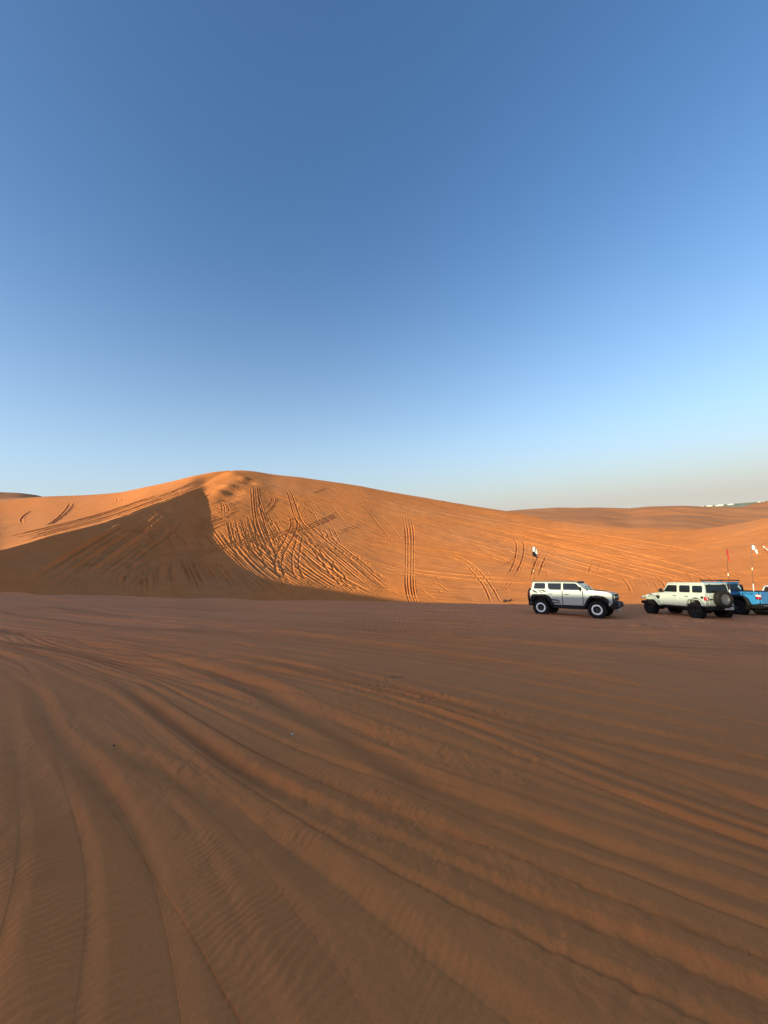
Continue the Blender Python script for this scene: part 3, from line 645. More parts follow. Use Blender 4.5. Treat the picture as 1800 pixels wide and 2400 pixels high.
def sand_material():
    m = bpy.data.materials.new('orange_sand'); m.use_nodes = True; nt = m.node_tree; b = nt.nodes['Principled BSDF']
    N = nt.nodes.new; Lk = nt.links.new
    b.inputs['Roughness'].default_value = 0.95; b.inputs['Specular IOR Level'].default_value = 0.12
    tc = N('ShaderNodeTexCoord')
    def noise(sc, det=4, rough=.5, dist=0):
        n = N('ShaderNodeTexNoise'); n.inputs['Scale'].default_value = sc; n.inputs['Detail'].default_value = det
        n.inputs['Roughness'].default_value = rough; n.inputs['Distortion'].default_value = dist
        Lk(tc.outputs['Object'], n.inputs['Vector']); return n
    def ramp(src, stops):
        r = N('ShaderNodeValToRGB'); e = r.color_ramp.elements
        while len(e) < len(stops): e.new(.5)
        for i, (p, c) in enumerate(stops): e[i].position = p; e[i].color = (*c, 1)
        Lk(src, r.inputs[0]); return r
    def mix(f, a, c2, mode='MIX'):
        x = N('ShaderNodeMix'); x.data_type = 'RGBA'; x.blend_type = mode
        if isinstance(f, float): x.inputs['Factor'].default_value = f
        else: Lk(f, x.inputs['Factor'])
        Lk(a, x.inputs['A'])
        if isinstance(c2, tuple): x.inputs['B'].default_value = (*c2, 1)
        else: Lk(c2, x.inputs['B'])
        return x.outputs['Result']
    big = ramp(noise(.028, 4, .55, .6).outputs['Fac'], [(.32, (.66, .228, .076)), (.5, (.69, .212, .057)), (.68, (.73, .210, .047))])
    med = ramp(noise(.35, 5, .6).outputs['Fac'], [(.3, (.90, .90, .92)), (.7, (1.06, 1.05, 1.03))])
    col = mix(1.0, big.outputs[0], med.outputs[0], 'MULTIPLY')
    fin = ramp(noise(60, 3, .7).outputs['Fac'], [(.25, (.86, .86, .86)), (.75, (1.10, 1.10, 1.10))])
    col = mix(.8, col, fin.outputs[0], 'MULTIPLY')
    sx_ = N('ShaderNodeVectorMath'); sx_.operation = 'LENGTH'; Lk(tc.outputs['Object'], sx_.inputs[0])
    # brightness painted into the flat: colour pales outward, against the shaded dune face
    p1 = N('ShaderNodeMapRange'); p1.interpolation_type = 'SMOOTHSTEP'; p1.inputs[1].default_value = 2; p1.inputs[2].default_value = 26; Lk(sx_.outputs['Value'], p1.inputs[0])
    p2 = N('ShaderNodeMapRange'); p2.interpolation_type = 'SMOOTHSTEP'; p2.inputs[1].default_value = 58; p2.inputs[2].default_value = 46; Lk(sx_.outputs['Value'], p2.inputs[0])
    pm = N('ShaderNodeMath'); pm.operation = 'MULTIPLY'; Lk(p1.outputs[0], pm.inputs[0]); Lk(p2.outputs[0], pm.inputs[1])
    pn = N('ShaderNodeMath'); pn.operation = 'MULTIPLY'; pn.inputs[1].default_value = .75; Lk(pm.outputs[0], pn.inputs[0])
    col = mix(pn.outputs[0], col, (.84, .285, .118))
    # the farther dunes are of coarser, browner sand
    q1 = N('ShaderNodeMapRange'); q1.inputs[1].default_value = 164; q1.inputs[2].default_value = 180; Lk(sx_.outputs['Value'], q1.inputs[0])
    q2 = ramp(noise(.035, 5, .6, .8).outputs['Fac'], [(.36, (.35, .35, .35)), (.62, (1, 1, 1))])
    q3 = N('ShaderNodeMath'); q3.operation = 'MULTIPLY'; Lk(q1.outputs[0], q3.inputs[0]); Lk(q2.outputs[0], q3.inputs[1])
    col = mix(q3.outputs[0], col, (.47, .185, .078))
    # the plain beyond the dunes: pale gravel and scrub
    mr = N('ShaderNodeMapRange'); mr.inputs[1].default_value = 520; mr.inputs[2].default_value = 640
    Lk(sx_.outputs['Value'], mr.inputs[0])
    pl = ramp(noise(.012, 6, .7).outputs['Fac'], [(.38, (.46, .36, .24)), (.5, (.36, .33, .20)), (.6, (.20, .21, .12))])
    col = mix(mr.outputs[0], col, pl.outputs[0])
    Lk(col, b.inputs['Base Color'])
    b1 = N('ShaderNodeBump'); b1.inputs['Strength'].default_value = .35; b1.inputs['Distance'].default_value = .004
    Lk(noise(180, 3, .7).outputs['Fac'], b1.inputs['Height'])
    b2 = N('ShaderNodeBump'); b2.inputs['Strength'].default_value = .5; b2.inputs['Distance'].default_value = .03
    Lk(noise(7, 5, .6).outputs['Fac'], b2.inputs['Height']); Lk(b1.outputs[0], b2.inputs['Normal'])
    Lk(b2.outputs[0], b.inputs['Normal'])
    return m
ground = build_ground()
#--CARS--
# ------------------------------------------------------------------ vehicles
def car_mw(x, y, z, hx, hy, roll=0.0, pitch=0.0):
    return RW @ Matrix.Translation((x, y, z)) @ Matrix.Rotation(math.atan2(hy, hx), 4, 'Z') @ Matrix.Rotation(pitch, 4, 'Y') @ Matrix.Rotation(roll, 4, 'X')
def px_at_depth(x, y, Zd):
    """F-frame point seen at a picture point, Zd metres along the view axis"""
    cx, cy = (x - 900) / FPX, (1200 - y) / FPX
    v = camF @ Vector((cx * Zd, cy * Zd, -Zd)); return Vector((v.x, v.y, v.z + HC))

def arch(cx, r, z0, zc, n=12, flat=1.0):
    """points of a wheel arch from rear to front"""
    return [(cx - r * math.cos(math.pi * i / n), zc + (r * flat) * math.sin(math.pi * i / n)) for i in range(n + 1)]

def wheel(parent, x, y, z, side, R, W, style, spare=False, rot=None):
    """hub with a tyre and a rim under it; outer face on +y*side"""
    rr_ = R * 0.575; s = side
    hub = MB().lathe([(-.10 * s, .0), (-.10 * s, .15), (.02 * s, .15), (.05 * s, .07), (.06 * s, 0)], 20).build('spare_wheel' if spare else 'wheel', M['black'], parent)
    hub.location = (x, y, z)
    if rot is not None: hub.rotation_euler = rot
    w = W / 2
    t = MB().lathe([(-w * .82, rr_ - .01), (-w, R * .72), (-w * .98, R * .86), (-w * .86, R * .955), (-w * .6, R * .985), (w * .6, R * .985), (w * .86, R * .955), (w * .98, R * .86), (w, R * .72), (w * .86, rr_ + .03), (w * .82, rr_ - .01), (w * .4, rr_ - .03), (-w * .4, rr_ - .03), (-w * .82, rr_ - .01)], 56)
    n = 34
    for k in range(n):                                   # tread and shoulder lugs
        for sg in (-1, 1):
            a = 2 * math.pi * (k + (.5 if sg > 0 else 0)) / n; ca, sa_ = math.cos(a), math.sin(a); da = math.pi / n * .62
            v = []
            for rad, yy in ((R * .95, .55), (R * 1.012, .50), (R * 1.0, .99), (R * .87, 1.02)):
                for aa_ in (a - da, a + da): v.append((rad * math.cos(aa_), yy * w * sg, rad * math.sin(aa_)))
            t.add(v, [(0, 2, 3, 1), (2, 4, 5, 3), (4, 6, 7, 5), (0, 1, 7, 6), (0, 6, 4, 2), (1, 3, 5, 7)])
        a = 2 * math.pi * k / n; v = []
        for rad in (R * .95, R * 1.01):
            for yy in (-.2, .2):
                for aa_ in (a - math.pi / n * .6, a + math.pi / n * .6): v.append((rad * math.cos(aa_ + yy * .2), yy * w, rad * math.sin(aa_ + yy * .2)))
        t.add(v, [(0, 1, 3, 2), (4, 6, 7, 5), (0, 2, 6, 4), (1, 5, 7, 3), (0, 4, 5, 1), (2, 3, 7, 6)])
    t.build('tyre', M['rubber'], hub)
    f = w * s
    m = MB()
    m.lathe([(-f * .7, rr_ - .02), (f * .75, rr_ - .02), (f * .92, rr_ + .012), (f * .92, rr_ - .03), (f * .55, rr_ - .05), (f * .35, rr_ * .45), (f * .50, rr_ * .30), (f * .55, 0)], 44)
    ns = 6 if style != 'grey' else 5
    for k in range(ns):
        a = 2 * math.pi * k / ns + .3
        for off in (-.10, .10):
            d = Vector((math.cos(a + off), 0, math.sin(a + off))); p = Vector((-math.sin(a), 0, math.cos(a))) * .016
            a0, a1 = d * rr_ * .26, d * rr_ * .93; y0, y1 = f * .60, f * .74
            v = []
            for base, yy in ((a0, y0), (a1, y1)):
                for q_ in (-1, 1):
                    for dy in (0, -.03 * s): v.append(tuple(base + p * q_ + Vector((0, yy + dy, 0))))
            m.add(v, [(0, 1, 3, 2), (4, 6, 7, 5), (0, 4, 5, 1), (2, 3, 7, 6), (0, 2, 6, 4), (1, 5, 7, 3)])
    for k in range(5):
        a = 2 * math.pi * k / 5; m.lathe([(f * .5, .014), (f * .66, .014), (f * .68, 0)], 6, (math.cos(a) * .065, 0, math.sin(a) * .065))
    m.build('rim', M['greyrim' if style == 'grey' else 'darkrim'], hub)
    if style == 'ring':
        MB().lathe([(f * .80, rr_ * .70), (f * .98, rr_ * .72), (f * 1.0, rr_ * .80), (f * 1.0, rr_ * .97), (f * .93, rr_ * 1.015), (f * .80, rr_ * 1.0)], 48).build('rim_ring', M['ring'], hub)
    return hub

def band(m, pts, t, y0, y1):
    """strip that follows pts in (x,z), thickness t inward, between y0 and y1"""
    P = [Vector((a, b)) for a, b in pts]; inn = []
    for i, p in enumerate(P):
        d = (P[min(i + 1, len(P) - 1)] - P[max(i - 1, 0)]).normalized(); inn.append(p + Vector((d.y, -d.x)) * t)
    m.prism([tuple(p) for p in P] + [tuple(p) for p in reversed(inn)], y0, y1)

def side_pane(name, root, pts, yf, th, m, sides=(1, -1), out=None):
    res = []
    for s in sides:
        o = MB().prism(pts, (lambda x, z, s=s: s * (yf(z) + .004)), (lambda x, z, s=s: s * (yf(z) + .004 + th))).build(name, m, root, smooth=False); res.append(o)
    return res
def rounded(x0, x1, z0, z1, sl=0.0, sr=0.0, r=.05):
    """window outline; sl, sr lean of left/right edge (x shift at the top)"""
    return [(x0 + r, z0), (x1 - r, z0), (x1, z0 + r), (x1 + sr, z1 - r), (x1 + sr - r, z1), (x0 + sl + r, z1), (x0 + sl, z1 - r), (x0, z0 + r)]
def quad(m, a, b, c, d, th):
    a, b, c, d = map(Vector, (a, b, c, d)); n = (b - a).cross(d - a).normalized() * th
    m.add([a, b, c, d, a + n, b + n, c + n, d + n], [(3, 2, 1, 0), (4, 5, 6, 7), (0, 1, 5, 4), (1, 2, 6, 5), (2, 3, 7, 6), (3, 0, 4, 7)]); return m
def disc_x(m, x0, x1, y, z, r, n=20, r2=None):
    r2 = r2 or r
    v = []
    for k in range(n):
        t = 2 * math.pi * k / n; v += [(x0, y + r * math.cos(t), z + r * math.sin(t)), (x1, y + r2 * math.cos(t), z + r2 * math.sin(t))]
    f = [(2 * k, 2 * k + 1, (2 * k + 3) % (2 * n), (2 * k + 2) % (2 * n)) for k in range(n)]
    f += [tuple(2 * k for k in range(n)), tuple(2 * k + 1 for k in range(n - 1, -1, -1))]
    return m.add(v, f)
def flag_whip(root, mw, baseL, topF, flag, joint=.45, lean=.0):
    """whip with its flag; baseL in car space, topF in the F frame"""
    b = Vector(baseL); t = (mw.inverted() @ RW) @ topF; L = (t - b).length
    bow = Vector((0, lean, 0))
    pts = [b + (t - b) * f + bow * math.sin(math.pi * f) for f in (0, .2, .4, .6, .8, 1)]
    w = MB().tube(pts, .014, 6, .009).build('flag_whip', M['pole'], root)
    jp = b + (t - b) * joint + bow * math.sin(math.pi * joint); d = (t - b).normalized()
    MB().tube([jp - d * .07, jp + d * .07], .024, 8).build('joint_sleeve', M['band'], w)
    MB().tube([b, b + (t - b) * .16 + bow * math.sin(math.pi * .16)], .020, 8).build('base_rod', M['fwhite'], w)
    # cloth hangs in the camera-right direction of the world, rippling
    e = (mw.inverted().to_3x3() @ RW.to_3x3()) @ Vector((1, .15, 0)); e.normalize(); nrm = (mw.inverted().to_3x3() @ RW.to_3x3()) @ Vector((-.15, 1, 0)); nrm.normalize()
    for nm, mt, v0, v1, wd, dr in flag:
        m = MB(); nx, nz = 10, 6; V = []
        for i in range(nx + 1):
            for j in range(nz + 1):
                u = i / nx; v = v0 + (v1 - v0) * j / nz
                V.append(t - d * (.05 + v) + e * (u * wd) - d * (dr * u * u) + nrm * (.035 * math.sin(u * 9 + v * 4) * u ** .5))
        V2 = [p + nrm * .004 for p in V]; m.v = [tuple(p) for p in V + V2]; n = len(V); k = nz + 1
        for i in range(nx):
            for j in range(nz):
                q_ = (i * k + j, i * k + j + 1, (i + 1) * k + j + 1, (i + 1) * k + j); m.f += [q_, tuple(n + a for a in reversed(q_))]
        for i in range(nx):
            for j in (0, nz): a_, b_ = i * k + j, (i + 1) * k + j; m.f.append((a_, b_, b_ + n, a_ + n))
        for j in range(nz):
            for i in (0, nx): a_, b_ = i * k + j, i * k + j + 1; m.f.append((a_, b_, b_ + n, a_ + n))
        m.build(nm, M[mt], w)
    return w

def under(root, x0, x1, axles, hw, R):
    u = MB().box(x0, x1, -.55, .55, .42, .80).build('chassis', M['black'], root)
    for ax in axles:
        MB().tube([(ax, -hw + .1, R - .02), (ax, hw - .1, R - .02)], .06, 10).lathe([(-.14, .0), (-.12, .13), (.12, .13), (.14, 0)], 16, (ax, .12, R - .02)).build('axle', M['black'], u)
        MB().box(ax - .46, ax + .46, -hw + .34, hw - .34, .7, 1.02).build('wheel_well_liner', M['black'], u)
    MB().tube([(x0 + .1, .35, .5), (x0 + 1.1, .4, .46), (x0 + 1.8, .3, .5)], .035, 8).build('exhaust_pipe', M['greyrim'], u)

def bronco(mw):
    r = empty('parked_car', mw, 'cream four-door off-roader in side view with black flares and silver-ringed wheels', 'car', 'off-roaders parked on the sand flat')
    P = M['cream']; K = M['black']; hw = .93; R = .47
    for ax in (-1.475, 1.475):
        for s in (1, -1): wheel(r, ax, s * .87, R - .03, s, R, .32, 'ring')
    under(r, -2.0, 2.1, (-1.475, 1.475), hw, R - .03)
    prof_ = [(-2.07, .70)] + arch(-1.475, .57, .6, .62)[0:] + arch(1.475, .57, .6, .62) + [(2.15, .72), (2.22, .84), (2.24, 1.24), (2.16, 1.32), (1.95, 1.355), (1.06, 1.45), (-2.03, 1.45), (-2.09, 1.36), (-2.10, .80)]
    MB().prism(prof_, lambda x, z: -(hw - .05 * max(0, x - 1.2) - .04 * max(0, z - 1.2)), lambda x, z: hw - .05 * max(0, x - 1.2) - .04 * max(0, z - 1.2)).build('body', P, r, .025)
    MB().prism([(1.05, 1.43), (2.12, 1.33), (2.12, 1.36), (1.9, 1.405), (1.06, 1.475)], -.74, .74).build('hood', P, r, .015)
    MB().prism([(1.12, 1.462), (1.85, 1.402), (1.85, 1.416), (1.12, 1.482)], -.42, .42).build('hood_stripe', K, r, .004)
    yf = lambda z: .905 - (z - 1.45) * .20
    cab = MB(); V = []
    for x0, x1, z in ((-2.03, 1.03, 1.44), (-1.93, .50, 1.90)):
        y = yf(z) - .006; V += [(x0, -y, z), (x1, -y * (.97 if z > 1.5 else 1), z), (x1, y * (.97 if z > 1.5 else 1), z), (x0, y, z)]
    cab.add(V, [(3, 2, 1, 0), (4, 5, 6, 7), (0, 1, 5, 4), (1, 2, 6, 5), (2, 3, 7, 6), (3, 0, 4, 7)]).build('cabin', P, r, .02)
    MB().prism([(-1.99, 1.885), (.56, 1.885), (.60, 1.905), (.50, 1.955), (-1.0, 1.985), (-1.93, 1.965), (-2.0, 1.92)], -.83, .83).build('roof', M['roofdark'], r, .02)
    for s in (1, -1):
        side_pane('side_window', r, rounded(-1.86, -1.20, 1.51, 1.845, .05, 0), yf, .008, M['glass'], (s,))
        side_pane('side_window', r, [(-.93, 1.47), (-.34, 1.47), (-.32, 1.5), (-.32, 1.84), (-1.03, 1.84), (-1.05, 1.8), (-1.03, 1.55)], yf, .008, M['glass'], (s,))
        side_pane('side_window', r, [(-.20, 1.47), (.72, 1.47), (.76, 1.50), (.50, 1.80), (.44, 1.835), (-.18, 1.84), (-.21, 1.8)], yf, .008, M['glass'], (s,))
        for nm, pts in (('door', [(-1.08, 1.44), (-1.08, 1.18), (-.92, 1.02), (-.80, .66), (-.27, .66), (-.27, 1.44)]), ('door', [(-.24, .66), (.80, .66), (.80, 1.44), (-.24, 1.44)])):
            d = MB().prism(pts, s * (hw - .01), s * (hw + .016)).build(nm, P, r, .008)
            hx = pts[-1][0] if nm == 'door' and pts[0][0] < -.5 else pts[0][0]
            cx_ = -.93 if pts[0][0] < -.5 else -.05
            MB().box(cx_ - .10, cx_ + .13, *sorted((s * (hw + .014), s * (hw + .035))), 1.20, 1.235).build('door_handle', M['black'], d)
        fl = MB(); yy = sorted((s * (hw - .02), s * 1.08))
        band(fl, [(-2.07, .72), (-2.02, 1.05), (-1.90, 1.19), (-1.18, 1.20), (-.98, 1.10), (-.74, .60)], .12, *yy); fl.build('wheel_flare', K, r, .02)
        fl = MB(); band(fl, [(.82, .58), (1.05, 1.02), (1.22, 1.18), (1.80, 1.17), (1.98, 1.06), (2.06, .84)], .12, *yy); fl.build('wheel_flare', K, r, .02)
        MB().box(-.78, .86, *sorted((s * (hw - .08), s * (hw + .03))), .42, .60).build('rocker_panel', K, r, .02)
        MB().box(-.268, -.242, *sorted((s * (hw - .01), s * (hw + .019))), .64, 1.45).build('door_seam', K, r)
        MB().box(.802, .822, *sorted((s * (hw - .01), s * (hw + .019))), .66, 1.44).build('door_seam', K, r)
        mr_ = MB().box(.60, .72, *sorted((s * .93, s * 1.17)), 1.47, 1.66, .01, .01).build('wing_mirror', K, r, .03)
        MB().box(.60, .70, *sorted((s * 1.0, s * 1.10)), 1.40, 1.47).build('mirror_cap', M['ring'], mr_, .01)
        disc_x(MB(), 2.235, 2.30, s * .66, 1.10, .125).build('headlight', M['lens'], r)
        MB().box(2.24, 2.272, *sorted((s * .55, s * .84)), 1.085, 1.115).build('light_strip', M['amber'], r)
        MB().box(-2.13, -2.09, *sorted((s * .72, s * .90)), .98, 1.30).build('tail_light', M['red'], r, .01)
        # black torn-stripe graphics on the flanks
        st_ = MB(); y0, y1 = sorted((s * (hw + .002), s * (hw + .007)))
        for pts in ([(-2.0, 1.435), (-1.88, 1.435), (-1.62, 1.31), (-1.70, 1.27), (-1.84, 1.31)], [(-1.64, 1.435), (-1.57, 1.435), (-1.34, 1.29), (-1.41, 1.28)], [(-1.52, 1.435), (-1.28, 1.435), (-1.09, 1.34), (-1.28, 1.34)]):
            st_.prism(pts, y0, y1)
        st_.build('quarter_stripes', K, r, smooth=False)
        st_ = MB(); y0, y1 = sorted((s * (hw + .017), s * (hw + .021)))
        for pts in ([(-.90, .92), (-.60, .92), (-.42, .80), (-.52, .80), (-.64, .86), (-.86, .86)], [(-.56, .90), (-.50, .90), (-.40, .84), (-.46, .80), (-.40, .79), (-.46, .84)], [(-.78, .84), (-.70, .84), (-.66, .80), (-.74, .80)], [(-.80, .765), (-.42, .755), (-.30, .705), (-.78, .705)]):
            st_.prism(pts, y0, y1)
        st_.build('door_stripes', K, r, smooth=False)
    m = MB(); quad(m, (1.035, -.83, 1.475), (1.035, .83, 1.475), (.525, .76, 1.885), (.525, -.76, 1.885), .010); m.build('windshield', M['shield'], r)
    MB().tube([(1.05, .1, 1.49), (.80, .55, 1.69)], .012, 6).tube([(1.05, -.6, 1.49), (.80, -.1, 1.69)], .012, 6).build('wipers', K, r)
    m = MB(); quad(m, (-2.04, .74, 1.50), (-2.04, -.74, 1.50), (-1.955, -.70, 1.85), (-1.955, .70, 1.85), .008); m.build('rear_window', M['glass'], r)
    g = MB().box(2.20, 2.262, -.86, .86, .93, 1.26, 0, 0)
    for k in range(4): g.box(2.262, 2.278, -.5, .5, .96 + k * .07, .985 + k * .07)
    g = g.build('grille', K, r, .015)
    MB().box(2.264, 2.29, -.34, .34, 1.06, 1.16).build('name_bar', M['greyrim'], g, .004)
    b = MB().prism([(2.10, .52), (2.34, .50), (2.46, .60), (2.48, .76), (2.40, .86), (2.10, .88)], -.82, .82).build('front_bumper', K, r, .03)
    for s in (1, -1):
        MB().box(2.44, 2.54, *sorted((s * .42, s * .47)), .58, .68).build('tow_hook', M['greyrim'], b, .01)
        MB().box(2.40, 2.492, *sorted((s * .58, s * .78)), .66, .74).build('fog_light', M['lens'], b, .01)
    MB().box(2.2, 2.42, -.5, .5, .38, .50, .05).build('skid_plate', M['greyrim'], b, .01)
    MB().box(-2.24, -2.06, -.86, .86, .52, .72).build('rear_bumper', K, r, .02)
    wheel(r, -2.26, 0, 1.04, 1, R, .30, 'dark', True, (0, 0, math.radians(90)))
    MB().box(-1.7, -1.3, .74, .92, .60, .78).tube([(-1.2, .86, .62), (-.9, .86, .34)], .03, 8).build('mud_flap', K, r)
    top = px_at_depth(1246.8, 1279, 23.3)
    flag_whip(r, mw, (-2.22, .30, .9), top, (('flag', 'fwhite', 0, .32, .30, .20), ('flag_lower_half', 'fblack', .325, .62, .27, .16)), .53, .03)
    return r

def jeep_body(r, P, hw, wb, xr, cab_rear, truck, R, style, flarecol):
    """shared shape of the two square-nosed vehicles; xf is the front axle"""
    K = M['black']; xf = wb / 2; d = xf - 1.504
    yf = lambda z: .775 - (z - 1.32) * .13
    for ax in (-wb / 2, wb / 2):
        for s in (1, -1): wheel(r, ax, s * .80, R - .03, s, R, .30, style)
    under(r, xr + .1, 2.0 + d, (-wb / 2, wb / 2), hw, R - .03)
    fx = lambda x: x + d
    V = []
    for x0, x1, z in ((cab_rear + .01, fx(.66), 1.30), (cab_rear + (.16 if truck else .05), fx(.28), 1.83)):
        y = yf(z) - .006; V += [(x0, -y, z), (x1, -y, z), (x1, y, z), (x0, y, z)]
    MB().add(V, [(3, 2, 1, 0), (4, 5, 6, 7), (0, 1, 5, 4), (1, 2, 6, 5), (2, 3, 7, 6), (3, 0, 4, 7)]).build('cabin', P, r, .03)
    MB().prism([(cab_rear + .02 + (.1 if truck else 0), 1.815), (fx(.33), 1.815), (fx(.30), 1.86), (fx(-.1), 1.90), (cab_rear + .15, 1.905), (cab_rear + .05, 1.88)], -.725, .725).build('roof', P, r, .03)
    MB().prism([(fx(.84), .60), (fx(1.98), .66), (fx(1.98), 1.10), (fx(.84), 1.20)], lambda x, z: -.58 + .05 * (x - fx(.84)), lambda x, z: .58 - .05 * (x - fx(.84))).build('engine_bay', P, r, .02)
    h = MB().prism([(fx(.72), 1.16), (fx(2.0), 1.06), (fx(2.02), 1.12), (fx(1.85), 1.19), (fx(1.2), 1.27), (fx(.72), 1.30)], lambda x, z: -.70 + .10 * (x - fx(.72)), lambda x, z: .70 - .10 * (x - fx(.72))).build('hood', P, r, .02)
    MB().box(fx(.72), fx(.95), -.40, .40, 1.288, 1.315).build('cowl_vent', K, h, .005)
    g = MB().box(fx(1.96), fx(2.03), -.66, .66, .62, 1.12).build('grille', P, r, .03)
    for k in range(7): MB().box(fx(2.02), fx(2.036), -.30 + k * .1 - .028, -.30 + k * .1 + .028, .74, 1.04).build('grille_slot', K, g)
    for s in (1, -1):
        disc_x(MB(), fx(2.02), fx(2.06), s * .50, .95, .10).build('headlight', M['lens'], r)
        fl = MB(); yy = sorted((s * .60, s * .95))
        band(fl, [(fx(.74), .58), (fx(1.16), 1.03), (fx(1.24), 1.07), (fx(1.86), 1.07), (fx(2.04), 1.01), (fx(2.10), .93)], .055, *yy); fl = fl.build('front_fender', flarecol, r, .015)
        MB().box(fx(2.02), fx(2.10), *sorted((s * .76, s * .93)), .88, .95).build('marker_light', M['lens'], fl)
        MB().prism([(fx(.74), .60), (fx(.80), .60), (fx(1.18), 1.00), (fx(1.18), 1.15), (fx(.74), 1.18)], *sorted((s * .58, s * (hw - .01)))).build('fender_side', P, r, .01)
        MB().prism([(fx(1.16), 1.12), (fx(.80), 1.12), (fx(.84), .98), (fx(.92), .90), (fx(1.0), .93)], *sorted((s * (hw - .02), s * (hw + .012)))).build('side_vent', K, r, .006)
        MB().box(fx(.84), fx(.98), *sorted((s * (hw - .01), s * (hw + .010))), .78, .81).build('badge', K, r)
        mr_ = MB().box(fx(.42), fx(.56), *sorted((s * .88, s * 1.10)), 1.34, 1.54, .02, .02).box(fx(.46), fx(.52), *sorted((s * .78, s * .9)), 1.36, 1.42).build('wing_mirror', K, r, .03)
        MB().prism([(fx(.68), .50), (fx(.68), .60), (fx(-1.0), .60), (fx(-1.0), .50)] if not truck else [(fx(.68), .50), (fx(.68), .60), (-1.2, .60), (-1.2, .50)], *sorted((s * (hw - .12), s * (hw + .03)))).build('rock_rail', K, r, .015)
        MB().tube([(fx(.72), s * .74, 1.22), (fx(.74), s * .80, 1.30), (fx(.72), s * .80, 1.34)], .015, 6).build('hood_bracket', K, r)
    m = MB(); quad(m, (fx(.67), -.72, 1.33), (fx(.67), .72, 1.33), (fx(.305), .67, 1.815), (fx(.305), -.67, 1.815), .008); m.build('windshield', M['shield'], r)
    b = MB().box(fx(2.08), fx(2.30), -.80, .80, .58, .76, .03).build('front_bumper', K, r, .02)
    for s in (1, -1): MB().box(fx(2.29), fx(2.38), *sorted((s * .38, s * .42)), .60, .70).build('tow_hook', M['red'], b, .01)
    side_pane('side_window', r, [(fx(.50), 1.36), (fx(.48), 1.42), (fx(.26), 1.70), (fx(.20), 1.745), (fx(-.34), 1.745), (fx(-.38), 1.71), (fx(-.38), 1.39), (fx(-.34), 1.355)], yf, .008, M['glass'])
    side_pane('side_window', r, rounded(fx(-1.20), fx(-.54), 1.36, 1.745), yf, .008, M['glass'])
    for s in (1, -1):
        for a, c in ((fx(-.42), fx(.58)), (fx(-1.18 if not truck else -1.22), fx(-.45))):
            pts = [(a, 1.27), (a, .82 if a < fx(-1) and not truck else .62), (a + (.18 if a < fx(-1) and not truck else .03), .62), (c, .62), (c, 1.27)]
            dd = MB().prism(pts, *sorted((s * (hw - .012), s * (hw + .012)))).build('door', P, r, .012)
            MB().box(a + .08, a + .28, *sorted((s * (hw + .010), s * (hw + .035))), 1.13, 1.165).build('door_handle', K, dd)
            [MB().box(c - .05, c + .01, *sorted((s * (hw + .008), s * (hw + .03))), z_, z_ + .06).build('door_hinge', P, dd, .006) for z_ in (1.10, .82)]
    return yf, fx

